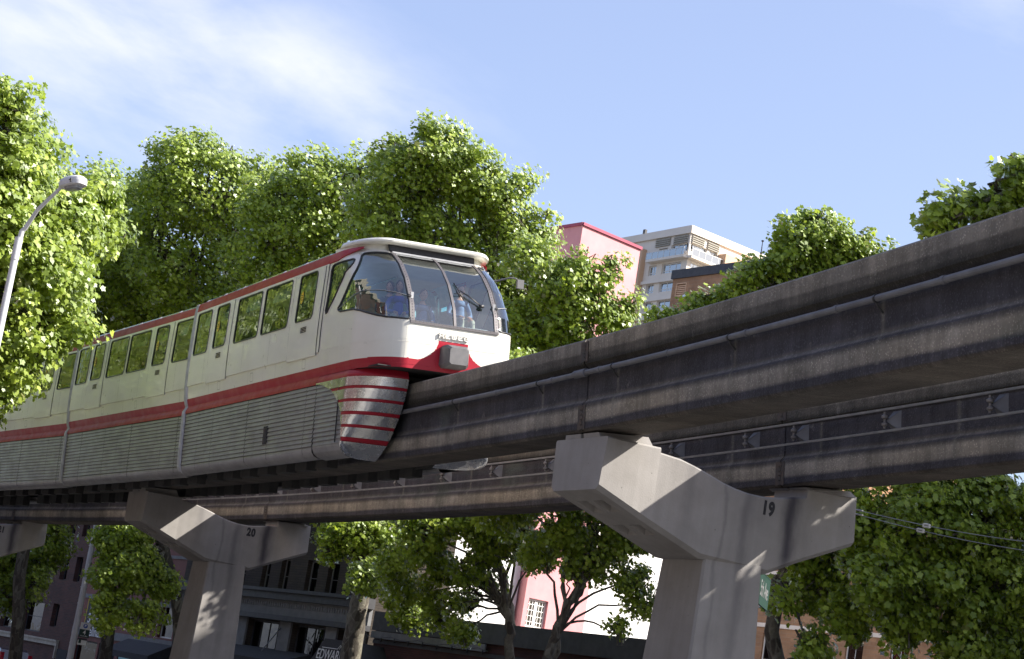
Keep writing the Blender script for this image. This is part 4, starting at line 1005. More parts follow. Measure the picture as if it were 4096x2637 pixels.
# near tree at the left, in front of the train
tree('tall plane tree at the left edge whose leaves hang in front of the train', [(-15.5, 50.5, GZ), (-15.2, 50.6, 1.5), (-15., 50.8, 5.5)],
     [(0, 560, 51, 1.7), (70, 700, 51, 1.0), (-20, 900, 50.5, 2.7), (180, 960, 52, 1.8), (60, 1230, 50.5, 2.4), (170, 1150, 51.5, 1.25), (130, 1330, 51, .9), (30, 1450, 50, 1.3), (-150, 1500, 50, 1.8), (-350, 1200, 51, 3.), (-300, 700, 52, 3.), (15, 410, 51, .55), (380, 800, 54, .9), (420, 930, 54, .8), (230, 1060, 52, 1.1)], 1, .175, .62, .5, 52)
# the row across the street, from left to right
tree('plane tree behind the street lamp, right of the tree at the left edge', up_from(0, 0, 88, [(60, 2637), (110, 2000)]),
     [(180, 790, 84, 2.3), (390, 790, 85, 2.0), (460, 900, 84, 2.1), (250, 1050, 83, 3.4), (480, 1180, 85, 2.6), (380, 1330, 86, 2.4), (540, 900, 87, 1.7), (530, 790, 86, .9), (600, 800, 86, .9), (300, 880, 86, 1.6), (560, 1080, 87, 1.9)], 2, .19, .56, .72, 42, True)
tree('broad round-topped plane tree above the middle of the train', up_from(0, 0, 90, [(420, 2637), (470, 2000)]),
     [(780, 720, 80, 2.6), (640, 880, 81, 2.4), (900, 800, 80, 2.5), (1000, 960, 79, 2.1), (760, 1050, 82, 3.6), (560, 1180, 84, 2.6), (900, 1180, 83, 3.0), (640, 1350, 85, 2.6), (740, 650, 80, .9), (940, 630, 80, .4), (1060, 850, 82, 1.5), (1080, 1050, 82, 2.0), (980, 780, 81, 1.), (1000, 1500, 79, 2.2), (1250, 1450, 78, 2.0), (1100, 1700, 79, 2.0), (800, 1600, 82, 2.2), (1150, 1350, 79, 2.2), (900, 1380, 80, 2.0), (1050, 740, 81, 1.2), (1060, 690, 81, .6), (860, 640, 80, .7), (660, 730, 80, .8), (1060, 960, 82, 1.8)], 3, .19, .56, .7, 42, True)
tree('plane tree with a low saddle between the round-topped tree and the highest tree', up_from(0, 0, 80, [(1425, 2637), (1440, 2300), (1400, 2100)]),
     [(1200, 760, 76, 1.9), (1330, 760, 75, 1.7), (1120, 900, 76, 2.0), (1250, 930, 76, 2.6), (1150, 1150, 77, 2.8), (980, 1270, 79, 2.3), (1400, 900, 76, 2.), (1450, 780, 75, 1.3), (1460, 1050, 75, 2.), (1280, 690, 76, .7), (1440, 680, 75, 1.1), (1490, 640, 74, .6), (1430, 900, 75, 1.5), (1180, 1740, 76, 2.0), (1230, 1590, 77, 2.0)], 4, .19, .56, .68, 42, True)
tree('highest plane tree rising right above the train cab', up_from(0, 0, 70, [(2052, 2637), (2040, 2430), (1990, 2250)]),
     [(1760, 640, 69, 1.7), (1640, 720, 69, 1.6), (1900, 720, 69, 1.45), (1560, 640, 70, 1.0), (1770, 590, 69, .9), (1560, 880, 70, 2.2), (1800, 900, 70, 2.5), (2030, 800, 69, 1.25), (2080, 740, 69, .6), (1650, 1080, 71, 2.4), (1950, 1080, 70, 2.3), (2130, 950, 69, 1.15), (2190, 850, 69, .35), (1900, 1300, 71, 2.1), (2150, 1200, 70, 1.9)], 5, .18, .58, .6, 44, True, r0=.2)
tree('plane tree sloping down to the right of the cab, in front of the pink wall', up_from(0, 0, 62, [(2205, 2637), (2235, 2500), (2330, 2330)]),
     [(2230, 1150, 62, 1.15), (2120, 1060, 63, 1.0), (2370, 1180, 62, .85), (2450, 1280, 62, .7), (2300, 1290, 62, 1.2), (2120, 1330, 63, 1.25), (2440, 1085, 62, .42), (2320, 1060, 62, .35), (2510, 1230, 62, .28), (2200, 1450, 63, 1.), (2030, 1640, 57, 1.4), (2230, 1690, 57, 1.6), (2420, 1660, 57, 1.4), (1940, 1760, 58, 1.2), (1980, 1700, 60, 1.7), (2300, 1580, 59, 1.5), (2130, 1600, 60, 1.6), (2150, 1880, 57, 1.5), (2000, 1900, 57, 1.5), (2350, 1850, 57, 1.4), (2060, 1540, 57, 1.0), (2010, 2010, 58, 1.2)], 6, .165, .66, .46, 46, r0=.18)
tree('plane tree behind the near beam in front of the tan apartment tower', up_from(0, 0, 60, [(2650, 2637), (2700, 2100)]),
     [(3180, 1010, 58, 1.0), (3320, 990, 58, .95), (3450, 1040, 58, .7), (3110, 1110, 58, .55), (3040, 1105, 58, .5), (2970, 1150, 58, .45), (2890, 1195, 59, .45), (2810, 1225, 59, .42), (2740, 1270, 59, .35), (2820, 1290, 59, .5), (3250, 1160, 58, 1.3), (3010, 1330, 59, 1.1), (3260, 900, 58, .35), (3400, 1200, 58, 1.1), (2650, 1285, 59, .22), (3100, 1480, 57, 1.6), (2850, 1560, 57, 1.4), (3350, 1600, 55, 1.7), (3600, 1500, 54, 1.6)], 7, .165, .70, .42, 46)
tree('plane tree at the upper right corner behind the near beam', [Vector(tr(-4, 10, GZ)), Vector(tr(-4, 10, 1.5)), Vector(tr(-4.3, 9.9, 3.))],
     [(4060, 760, 33, .42), (4150, 740, 33, .6), (3900, 830, 33, .32), (3800, 890, 33, .17), (4050, 900, 33, .5), (4250, 950, 33, 1.0), (3760, 905, 33, .12), (3900, 1100, 33, .6), (4150, 1300, 33, 1.0),
      (Vector(tr(-4, 9.3, 6.2)), 2.9), (Vector(tr(-7, 10, 7.)), 3.1), (Vector(tr(-4.5, 10.5, 9.2)), 1.9), (Vector(tr(-2, 10.2, 3.2)), 2.3), (Vector(tr(-5.5, 12.5, 5.)), 2.8), (Vector(tr(-3, 9.6, 1.6)), 1.8), (Vector(tr(-3.6, 8.9, 7.6)), 1.9), (Vector(tr(-3.3, 9.0, 4.6)), 2.1), (Vector(tr(-5.5, 9.2, 8.4)), 1.8)], 8, .155, .70, .36, 44)
# under the beams
tree('leafy plane tree with a forked trunk, left of the pink wall window', up_from(0, 0, 64, [(2040, 2637), (2035, 2500), (2030, 2430)]),
     [(1700, 2150, 64, 1.0), (1900, 2110, 64, 1.0), (2080, 2120, 64, .9), (1590, 2260, 65, .8), (1780, 2270, 65, .6), (1830, 2530, 64, .5), (1790, 2420, 64, .3), (1930, 2230, 64, .45), (2130, 2240, 64, .45), (1620, 2360, 66, .8), (1480, 2320, 70, .8), (1720, 2390, 65, .5), (1860, 2300, 64, .6), (1850, 2410, 65, .6), (1940, 2340, 65, .5), (1750, 2480, 65, .5), (1980, 2200, 64, .7), (1700, 2020, 65, 1.3), (1830, 1800, 67, 2.0), (2020, 1860, 66, 1.6)], 9, .165, .60, .42, 42, r0=.17)
tree('leafy plane tree with a three-way fork right of the pink wall window', up_from(0, 0, 60, [(2190, 2637), (2215, 2560), (2240, 2490)]),
     [(2280, 2110, 60, .95), (2480, 2170, 60, .9), (2370, 2250, 60, .75), (2540, 2330, 60, .75), (2170, 2200, 61, .75), (2590, 2440, 60, .35), (2470, 2540, 60, .36), (2560, 2130, 60, .8), (2290, 2290, 60, .3), (2350, 1890, 61, 1.3), (2480, 1960, 60, 1.)], 10, .165, .60, .40, 42, r0=.17)
tree('plane tree with a thick leaning trunk beside the dark awning', up_from(0, 0, 74, [(1400, 2637), (1440, 2400), (1460, 2250)]),
     [(1420, 2130, 74, 1.2), (1560, 2200, 74, 1.1), (1330, 2190, 74, .8), (1600, 2400, 73, .75), (1640, 2480, 73, .6), (1470, 2070, 75, 1.3), (1330, 1960, 76, 1.7), (1520, 1900, 75, 1.8)], 11, .175, .58, .46, 42, r0=.42)
tree('plane tree with a pale trunk just left of pier 20', up_from(0, 0, 84, [(720, 2560), (700, 2350), (655, 2180)]),
     [(500, 2160, 82, 1.5), (470, 2320, 81, 1.3), (560, 2280, 81, 1.2), (440, 2450, 80, .95), (560, 2480, 80, .9), (640, 2340, 82, .9), (520, 2080, 83, 1.2), (560, 1840, 84, 2.0), (400, 1930, 85, 1.7)], 12, .18, .62, .5, 42, r0=.3)
tree('dark plane tree at the left edge under pier 21', up_from(0, 0, 92, [(-40, 2637), (-30, 2300)]),
     [(40, 2250, 90, 1.7), (190, 2200, 90, 1.3), (120, 2330, 89, 1.2), (30, 2400, 89, 1.1), (230, 2110, 90, .9), (-60, 2300, 90, 1.8), (120, 1880, 92, 2.1), (250, 1950, 91, 1.6)], 13, .185, .58, .56, 40, r0=.4)
tree('big-leaved plane tree filling the lower right corner behind pier 19', up_from(0, 0, 48, [(3108, 2637), (3090, 2400), (3110, 2300)]),
     [(3220, 2180, 47, 1.0), (3450, 2130, 46, 1.15), (3700, 2100, 45, 1.2), (3950, 2080, 45, 1.3), (3300, 2350, 47, .8), (3560, 2330, 45, 1.1), (3820, 2330, 45, 1.3), (4060, 2350, 45, 1.2), (3650, 2500, 45, .8), (3900, 2560, 45, 1.1), (3400, 2480, 46, .55), (3250, 2600, 46, .35), (3700, 1950, 46, 1.), (4150, 2550, 46, 1.2), (3150, 2420, 47, .32), (3700, 1640, 46, 1.4), (3400, 1740, 47, 1.2), (3950, 1560, 46, 1.5)], 14, .17, .66, .40, 44, r0=.2)
for k, (s_, u_) in enumerate(((33, -9.6), (44, -9.2), (56, -9.8))):
    tree(('plane tree beside the train, first past the left edge of the view', 'plane tree beside the train, second past the left edge of the view', 'plane tree beside the train, farthest past the left edge of the view')[k], [Vector(tr(s_, u_, GZ)), Vector(tr(s_+.2, u_, 3.))],
         [(Vector(tr(s_, u_, 8)), 3.0), (Vector(tr(s_+1.5, u_-1, 11)), 2.7), (Vector(tr(s_-2, u_-.5, 10)), 2.4), (Vector(tr(s_, u_-1, 14)), 2.2)], 30+k, .2, .5, .8, 30, True)
print('LEAVES', LEAFCOUNT)
# ------------------------------------------------------------------ buildings across the street
class Facade:
    """vertical plane: X runs right (as seen from the street), Z up, Y into the building"""
    def __init__(s, p, heading): # heading of the facade measured to the left of +Y
        s.A = np.array([math.sin(heading), -math.cos(heading), 0.]); s.P = np.array([p[0], p[1], 0.])
        s.n = np.array([math.cos(heading), math.sin(heading), 0.])       # into the building
        s.M = Matrix(((s.A[0], s.n[0], 0, p[0]), (s.A[1], s.n[1], 0, p[1]), (0, 0, 1, 0), (0, 0, 0, 1)))
    def hit(s, px, py, off=0.):
        d = ray(px, py); t_ = ((s.P+s.n*off)@s.n)/(d@s.n); q = d*t_; return float((q-s.P)@s.A), float(q[2])
    def rect(s, x0, y0, x1, y1, off=0.):
        a0, za = s.hit((x0+x0)/2, (y0+y1)/2, off); a1, zb = s.hit(x1, (y0+y1)/2, off); xm = (x0+x1)/2; return a0, a1, s.hit(xm, y1, off)[1], s.hit(xm, y0, off)[1]
def wall_holes(g, x0, x1, z0, z1, holes, depth=.22, y=0., m=0, mr=0):
    loops = [[Vector((x0, z0, 0)), Vector((x1, z0, 0)), Vector((x1, z1, 0)), Vector((x0, z1, 0))]]
    for a, b, c, d in holes: loops.append([Vector((a, c, 0)), Vector((b, c, 0)), Vector((b, d, 0)), Vector((a, d, 0))])
    flat = [p for l in loops for p in l]; ids = [g.vert((p.x, y, p.y)) for p in flat]
    for t_ in tessellate_polygon(loops):
        a, b, c = (flat[i] for i in t_); ar = (b.x-a.x)*(c.y-a.y)-(b.y-a.y)*(c.x-a.x); g.face([ids[i] for i in (t_ if ar > 0 else t_[::-1])], m)
    for a, b, c, d in holes:
        for p, q in (((a, c), (b, c)), ((b, c), (b, d)), ((b, d), (a, d)), ((a, d), (a, c))):
            g.poly([(p[0], y, p[1]), (q[0], y, q[1]), (q[0], y+depth, q[1]), (p[0], y+depth, p[1])], mr)
def window(root, a, b, c, d, y, cols=1, rows=1, fw=.06, mt=None, name='window', split=None, glass=None, blind=None, bar=.03, rx=1.1):
    mt = mt or M['white_trim']; g = MB()
    g.box(a, y-.03, c, a+fw, y+.04, d); g.box(b-fw, y-.03, c, b, y+.04, d); g.box(a+fw, y-.028, c, b-fw, y+.04, c+fw); g.box(a+fw, y-.028, d-fw, b-fw, y+.04, d)
    for k in range(1, cols): x = a+(b-a)*k/cols; g.box(x-bar/2, y-.02, c+fw, x+bar/2, y+.03, d-fw)
    zs_ = [c+(d-c)*k/rows for k in range(1, rows)] if split is None else [c+(d-c)*split]
    for z in zs_: g.box(a+fw, y-.018, z-bar/2, b-fw, y+.028, z+bar/2)
    f = g.build(name, mt, root)
    g = MB(); g.poly([(a+fw, y+.01, c+fw), (b-fw, y+.01, c+fw), (b-fw, y+.01, d-fw), (a+fw, y+.01, d-fw)]); g.build('pane', glass or M['winglass'], f)
    g = MB(); g.poly([(a-rx, y+.5, c-rx*.4), (b+rx, y+.5, c-rx*.4), (b+rx, y+.5, d+rx*.4), (a-rx, y+.5, d+rx*.4)])
    if blind: g.poly([(a, y+.12, d-(d-c)*blind), (b, y+.12, d-(d-c)*blind), (b, y+.12, d), (a, y+.12, d)], 1)
    g.build('room', [M['room'], M['blind']], f)
    return f
M['room'] = mat('dark_room', (.02, .02, .022), .9); M['blind'] = varied((.30, .29, .27), (.38, .37, .34), 3, .9, 0, name='window_blind')
M['tint'] = glass_mat('blue_glass', (.16, .20, .24), 2.2, .22, .08)
def shell(g, x0, x1, z0, z1, dep, m=0, roof=True):
    g.poly([(x0, 0, z0), (x0, dep, z0), (x0, dep, z1), (x0, 0, z1)][::-1], m); g.poly([(x1, 0, z0), (x1, dep, z0), (x1, dep, z1), (x1, 0, z1)], m); g.poly([(x0, dep, z0), (x1, dep, z0), (x1, dep, z1), (x0, dep, z1)][::-1], m)
    g.poly([(x0, 0, z1-.4), (x1, 0, z1-.4), (x1, dep, z1-.4), (x0, dep, z1-.4)], m)
def building(name, label, cat, fc): return empty(name, label, cat, fc.M)
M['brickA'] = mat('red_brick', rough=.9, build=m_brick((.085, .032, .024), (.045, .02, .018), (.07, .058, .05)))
M['brickB'] = mat('brown_brick', rough=.9, build=m_brick((.055, .042, .032), (.038, .03, .024), (.02, .017, .014), 1.0, bw=.5, bh=.11))
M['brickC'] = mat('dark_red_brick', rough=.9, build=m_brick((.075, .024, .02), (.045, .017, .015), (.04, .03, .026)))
M['brickD'] = mat('tan_brick', rough=.9, build=m_brick((.36, .21, .115), (.28, .155, .085), (.32, .22, .14), 1.4, bw=.6, bh=.16))
M['stone'] = varied((.30, .27, .22), (.40, .37, .31), 4, .8, .004, 30, name='stone_trim')
M['terra'] = varied((.13, .035, .028), (.17, .045, .035), 2, .7, 0, name='terracotta_panel')
M['greyw'] = varied((.15, .15, .155), (.20, .20, .20), 3, .8, .003, 30, name='grey_render')
M['pinkw'] = varied((.53, .22, .235), (.60, .27, .28), 1.2, .75, .003, 30, name='pink_render')
M['pinkd'] = varied((.28, .045, .085), (.33, .06, .10), 1.2, .7, 0, name='pink_coping')
M['whitew'] = varied((.72, .71, .70), (.78, .77, .76), 1.5, .8, .002, 30, name='white_render')
M['cream'] = varied((.72, .64, .54), (.78, .70, .60), .25, .8, .003, 20, name='cream_concrete')
M['tan'] = varied((.56, .36, .22), (.62, .42, .27), .3, .8, .003, 20, name='tan_concrete')
M['darkt'] = varied((.03, .03, .035), (.05, .05, .055), 4, .6, .002, 50, name='dark_trim')
M['awn'] = varied((.035, .035, .04), (.05, .05, .055), 10, .9, .003, 120, name='awning_cloth')
M['teal'] = varied((.20, .42, .42), (.26, .50, .50), 3, .5, 0, name='teal_poster')
M['wtext'] = mat('white_lettering', (.75, .75, .75), .6)
TXT = Matrix.Rotation(R(90), 4, 'X')
# --- left brick house
fa = Facade((-24.4, 113.8), .545)
b1 = building('brick_building', 'dark red brick building with narrow windows at the lower left', 'building', fa)
xl, xr = fa.hit(-900, 2400)[0], fa.hit(308, 2350)[0]
rects = [fa.rect(*q) for q in ((5, 2400, 66, 2510), (92, 2402, 170, 2525), (206, 2414, 232, 2508), (244, 2225, 272, 2320), (300, 2228, 326, 2328), (290, 2100, 308, 2120), (344, 2100, 362, 2120), (40, 2230, 90, 2320))]
rects[5] = (*rects[3][:2], rects[3][3]+1.15, rects[3][3]+2.4); rects[6] = (*rects[4][:2], rects[4][3]+1.15, rects[4][3]+2.4)
xr = max(r_[1] for r_ in rects)+.5
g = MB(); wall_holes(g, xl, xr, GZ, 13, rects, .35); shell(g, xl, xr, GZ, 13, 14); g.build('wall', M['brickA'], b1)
for i, r_ in enumerate(rects): window(b1, *r_, .28, 1, 1, .07, M['darkt'], split=.5 if i < 2 or i == 7 else None, blind=.5 if i in (0,) else None)
g = MB(); zs0 = fa.hit(100, 2545)[1]; xx = fa.hit(238, 2560)[0]; g.box(xl, -.14, zs0-.22, xx, -.003, zs0); g.box(xl, -.20, zs0, xx, -.003, zs0+.10); g.box(xx-.12, -.16, zs0-.9, xx, -.003, zs0-.22); g.build('stone_sill', M['stone'], b1)
g = MB(); g.box(fa.hit(243, 2560)[0], -.10, GZ, fa.hit(285, 2560)[0], -.004, zs0-.35); g.build('doorway', M['room'], b1)
# --- terracotta shopfront
fb_ = Facade((-16.6, 100.6), .56)
b2 = building('shop_building', 'low building with terracotta panels, a folding gate and a dark clinic sign', 'building', fb_)
x0, x1 = fb_.hit(318, 2400)[0], fb_.hit(760, 2400)[0]; zc = fb_.hit(440, 2535)[1]; zt_ = fb_.hit(340, 2150)[1]; zt_ = max(zt_, 10.5)
opn = [(*fb_.rect(295, 2560, 385, 2637)[:2], GZ, zc-.55), (*fb_.rect(392, 2560, 462, 2637)[:2], GZ, zc-.55), (*fb_.rect(474, 2560, 545, 2637)[:2], GZ+.7, zc-.8), (*fb_.rect(556, 2560, 600, 2637)[:2], GZ, zc-.6), (*fb_.rect(640, 2420, 700, 2530)[:2], zc+.2, zc+2.)]
g = MB(); wall_holes(g, x0, x1, GZ, zt_, opn, .3); shell(g, x0, x1, GZ, zt_, 12); g.build('wall', M['terra'], b2)
g = MB(); g.box(x0, -.10, zc-.30, x1, -.003, zc+.10); zz = fb_.hit(345, 2374)[1]; g.box(x0, -.06, zz-.22, x1, -.003, zz); g.box(x0, -.05, zz+2.2, x1, -.003, zz+2.35); g.build('fascia', M['greyw'], b2)
window(b2, *opn[0], .2, 1, 1, .08, M['darkt'], 'shop_window', glass=M['winglass']); window(b2, *opn[4], .2, 1, 1, .07, M['white_trim'], 'window', split=.5)
window(b2, *opn[3], .2, 1, 1, .08, M['darkt'], 'door')
g = MB(); a, b, c, d = opn[1]
for k in range(14): q = a+(b-a)*k/13; g.tube([(q, .05, c), (q, .05, d)], .014, 4)
for k in range(13):
    q, q2 = a+(b-a)*k/13, a+(b-a)*(k+1)/13
    for z in np.arange(c, d-.3, .35): g.tube([(q, .04, z), (q2, .04, z+.35)], .008, 4); g.tube([(q2, .04, z), (q, .04, z+.35)], .008, 4)
g.build('folding_gate', M['darkt'], b2); g = MB(); g.box(a, .28, c, b, .3, d); g.build('gate_backing', M['room'], b2)
g = MB(); a, b, c, d = opn[2]; g.box(a, .06, c, b, .12, d); po = g.build('window_poster', M['teal'], b2)
g = MB(); zc_ = (c+d)/2-.1
g.tube([(a+(b-a)*.55+.16*math.cos(t_), .055, zc_-.35+.26*math.sin(t_)) for t_ in np.linspace(0, 6.28, 20)], .018, 5); g.obox((a+(b-a)*.78, .055, zc_), (.02, 0, .12), (0, .004, 0), (.03, 0, -.01)); g.obox((a+(b-a)*.84, .055, zc_+.4), (.01, 0, .09), (0, .004, 0), (.03, 0, -.01)); g.build('poster_print', M['wtext'], po)
sg_ = fb_.rect(352, 2412, 430, 2530); A_, B_, C_, D_ = sg_[0], sg_[1], fb_.hit(385, 2535)[1], fb_.hit(375, 2405)[1]
sgn_ = empty('clinic_sign', 'dark hanging sign reading Spine & Wellness with a yellow edge on the terracotta wall', 'sign', fb_.M @ Matrix.Translation((A_, -.12, C_)))
W_, H_ = B_-A_+.25, D_-C_
g = MB(); g.box(0, 0, 0, W_, .06, H_); g.build('board', M['ink'], sgn_); g = MB(); g.box(-.05, -.01, .0, -.002, .06, H_+.1); g.build('yellow_edge', M['sticker'], sgn_)
text('Spine &\nWellness', 'sign_lettering', M['wtext'], sgn_, Matrix.Translation((W_/2, -.012, H_*.235)) @ TXT, W_*.255, .002, .004)
text('B            N', 'sign_lettering', M['wtext'], sgn_, Matrix.Translation((W_/2, -.012, H_*.44)) @ TXT, W_*.10, .002, .002)
g = MB(); cx, cz, rr = W_/2, H_*.74, W_*.33
g.tube([(cx+rr*math.cos(t_), -.01, cz+rr*math.sin(t_)) for t_ in np.linspace(1.3, 5.2, 26)], .022, 5); g.tube([(cx-.02, -.01, cz-rr*.35), (cx+.06, -.01, cz-rr*.5), (cx+.24, -.01, cz-rr*.05)], .018, 5); g.build('sign_emblem', M['wtext'], sgn_)
def awning(root, x0, x1, z0, z1, out, label=None):
    g = MB(); g.poly([(x0, -.02, z1), (x1, -.02, z1), (x1, -out, z0), (x0, -out, z0)][::-1]); g.poly([(x0, -out, z0), (x1, -out, z0), (x1, -out, z0-.3), (x0, -out, z0-.3)][::-1])
    g.poly([(x0, -.02, z1), (x0, -out, z0), (x0, -out, z0-.3), (x0, -.02, z0-.3)]); g.poly([(x1, -.02, z1), (x1, -out, z0), (x1, -out, z0-.3), (x1, -.02, z0-.3)][::-1])
    return g.build('awning', M['awn'], root)
ax0, ax1 = fb_.hit(520, 2560)[0], fb_.hit(705, 2560)[0]; awning(b2, ax0, ax1, zc-.75, zc-.05, 1.3)
# --- brown brick building with shop piers
fc = Facade((-9.6, 89.2), .56)
b3 = building('brown_brick_building', 'very dark brown brick building with sash windows over a shopfront, right of pier 20', 'building', fc)
x0, x1 = fc.hit(720, 2400)[0], fc.hit(1500, 2400)[0]
q6 = lambda x, y: (900+x*.3488, 2100+y*.3488)
wr = [fc.rect(*q6(a, c), *q6(b, d)) for a, b, c, d in ((412, 505, 460, 745), (628, 728, 400, 765), (925, 1058, 405, 790), (1168, 1298, 420, 810))]
zt0, zt1 = wr[2][2], wr[2][3]; wr = [(a, b, zt0, zt1) for a, b, c, d in wr]
dx = wr[2][0]-wr[0][0]; allw = []
x = wr[0][0]-dx
for r_ in [(wr[0][0]-dx, wr[0][1]-dx), (wr[1][0]-dx, wr[1][1]-dx)]+[r_[:2] for r_ in wr]+[(wr[2][0]+dx, wr[2][1]+dx), (wr[3][0]+dx, wr[3][1]+dx)]:
    if r_[0] > x0+.3 and r_[1] < x1-.3: allw += [(r_[0], r_[1], zt0+k*3.0, zt1+k*3.0) for k in range(3)]
zb3 = fc.hit(*q6(245, 1055))[1]
bays = []; pier_px = [(60, 200), (165, 255), (640, 770), (1180, 1310), (1560, 1640)]
px_ = [fc.hit(*q6(a, 1200))[0] for a, b in pier_px[1:]]; pxb = [fc.hit(*q6(b, 1200))[0] for a, b in pier_px[1:]]
for a, b in zip(pxb[:-1], px_[1:]): bays.append((a, b, GZ+.5, zb3-.05))
bays.append((x0+.4, px_[0]-.05, GZ+.5, zb3-.05))
g = MB(); wall_holes(g, x0, x1, GZ, 12.5, allw+bays, .35); shell(g, x0, x1, GZ, 12.5, 3.4); g.build('wall', M['brickB'], b3)
for i, r_ in enumerate(allw): window(b3, *r_, .25, 1, 1, .07, M['greyw'], split=.47, blind=.5, glass=M['winglass'])
for r_ in bays: window(b3, *r_, .3, 4, 1, .09, M['darkt'], 'shop_window', split=.55)
zl0, zl1 = fc.hit(*q6(700, 800))[1], fc.hit(*q6(700, 870))[1]; zl2 = fc.hit(*q6(700, 1050))[1]
g = MB(); g.box(x0-.1, -.45, zl1, x1+.1, -.003, zl0+.15); g.box(x0-.2, -.60, zl0+.05, x1+.2, -.45, zl0+.2); g.build('cornice', M['darkt'], b3)
g = MB(); g.box(x0, -.16, zl2, x1, -.003, zl1-.002)
for k in np.arange(x0+.2, x1-.1, .22): g.box(k, -.20, zl2+.35, k+.11, -.16, zl1-.12)
g.build('frieze', M['greyw'], b3)
g = MB(); g.box(x0, -.5, zl2-.22, x1, -.003, zl2-.004); g.build('shop_lintel', M['darkt'], b3)
for a, b in zip(px_, pxb):
    g = MB(); g.box(a, -.10, GZ, b, -.004, zl2-.23); g.build('stone_pier', M['greyw'], b3)
za = fc.hit(*q6(400, 1400))[1]; ac = awning(b3, fc.hit(*q6(150, 1400))[0], fc.hit(*q6(1000, 1450))[0], za-.5, za, 1.5)
g = MB(); p_ = fc.hit(*q6(660, 1190)); r0_ = fc.hit(*q6(420, 1440), -1.4); g.tube([(p_[0], -.1, p_[1]), (r0_[0], -1.4, r0_[1])], .03, 6); g.build('awning_rod', M['greyw'], b3)
# entrance canopy with lettering, projecting over the pavement
e0 = fc.hit(*q6(1150, 1300), -1.6); e1 = fc.hit(*q6(985, 1540), -1.6); e2 = fc.hit(*q6(1480, 1330), -1.6)
cn = empty('entrance_canopy', 'dark cloth canopy with white slanting lettering behind a leaning trunk', 'awning', fc.M @ Matrix.Translation((e0[0], -1.6, 0)))
wd = e2[0]-e0[0]; g = MB(); sl0 = e0[0]-e1[0]
pts = [(0, 0, e0[1]), (wd, 0, e0[1]), (wd+sl0*1.6, 0, e1[1]-.5), (-sl0*1.6, 0, e1[1]-.5)]
g.loft([[(a, 0, c) for a, b, c in pts], [(a, 1.5, c) for a, b, c in pts]], closed=True); g.poly([(a, 0, c) for a, b, c in pts][::-1]); g.build('canopy_cloth', M['awn'], cn)
l0 = fc.hit(*q6(1055, 1500), -1.6); l1 = fc.hit(*q6(1290, 1500), -1.6); lw = (l1[0]-l0[0])
text('EDWARD', 'canopy_lettering', M['wtext'], cn, Matrix.Translation((l0[0]-e0[0]+lw*.62, -.01, fc.hit(*q6(1180, 1495), -1.6)[1])) @ TXT, lw*.34, .002, .003, .92, .25)
g = MB(); zz = fc.hit(*q6(1200, 1412), -1.6)[1]; xa = fc.hit(*q6(1120, 1400), -1.6)[0]-e0[0]; xb = fc.hit(*q6(1315, 1420), -1.6)[0]-e0[0]
g.tube([(xa, -.01, zz), (xb-.15, -.01, zz), (xb+.05, -.01, zz+.16), (xb+.2, -.01, zz+.05), (xb+.35, -.01, zz)], .014, 5); g.tube([(xb+.0, -.01, zz), (xb+.1, -.01, zz+.12), (xb+.22, -.01, zz)], .012, 5); g.build('canopy_emblem', M['wtext'], cn)
# --- low dark brick building with string lights
fd = Facade((-4., 79.8), .56)
b4 = building('low_brick_building', 'single-storey dark red brick building with a black parapet below the white and pink walls', 'building', fd)
x0, x1 = fd.hit(1496, 2560)[0], fd.hit(2900, 2600)[0]; zp = fd.hit(2250, 2524)[1]; zp2 = zp-.55
xs_ = fd.hit(1925, 2500)[0]
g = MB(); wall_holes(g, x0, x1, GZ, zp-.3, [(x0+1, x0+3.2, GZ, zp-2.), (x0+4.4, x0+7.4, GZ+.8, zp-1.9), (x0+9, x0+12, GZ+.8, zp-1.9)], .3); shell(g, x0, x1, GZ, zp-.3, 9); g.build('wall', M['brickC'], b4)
for r_ in ((x0+1, x0+3.2, GZ, zp-2.), (x0+4.4, x0+7.4, GZ+.8, zp-1.9), (x0+9, x0+12, GZ+.8, zp-1.9)): window(b4, *r_, .22, 3, 1, .07, M['darkt'], 'shop_window')
g = MB(); g.box(x0, -.18, zp-.75, x1+.1, .3, zp); g.box(x0, -.05, zp-1.25, x1, .0-.002, zp-1.1); g.build('parapet', M['darkt'], b4)
g = MB(); zf = fd.hit(1620, 2552)[1]; g.box(x0+.1, -.24, zf-.16, fd.hit(1960, 2600)[0], -.181, zf+.12); g.build('shop_fascia', M['greyw'], b4)
sl_ = empty('string_lights', 'string of small dark bulbs hung along the low brick building', 'string lights', fd.M @ Matrix.Translation((x0, -.5, zf)))
g = MB(); n_ = 26; Lg = fd.hit(2000, 2600)[0]-x0; g.tube([(Lg*k/n_, 0, -.05-.10*math.sin(math.pi*((k % 6)/6))) for k in range(n_+1)], .012, 4); g.build('wire', M['black'], sl_)
for k in range(1, n_, 3): g = MB(); z = -.05-.10*math.sin(math.pi*((k % 6)/6)); g.tube([(Lg*k/n_, 0, z), (Lg*k/n_, 0, z-.06), (Lg*k/n_, 0, z-.12), (Lg*k/n_, 0, z-.17)], [.02, .03, .05, .015], 8); g.build('bulb', M['black'], sl_, True)
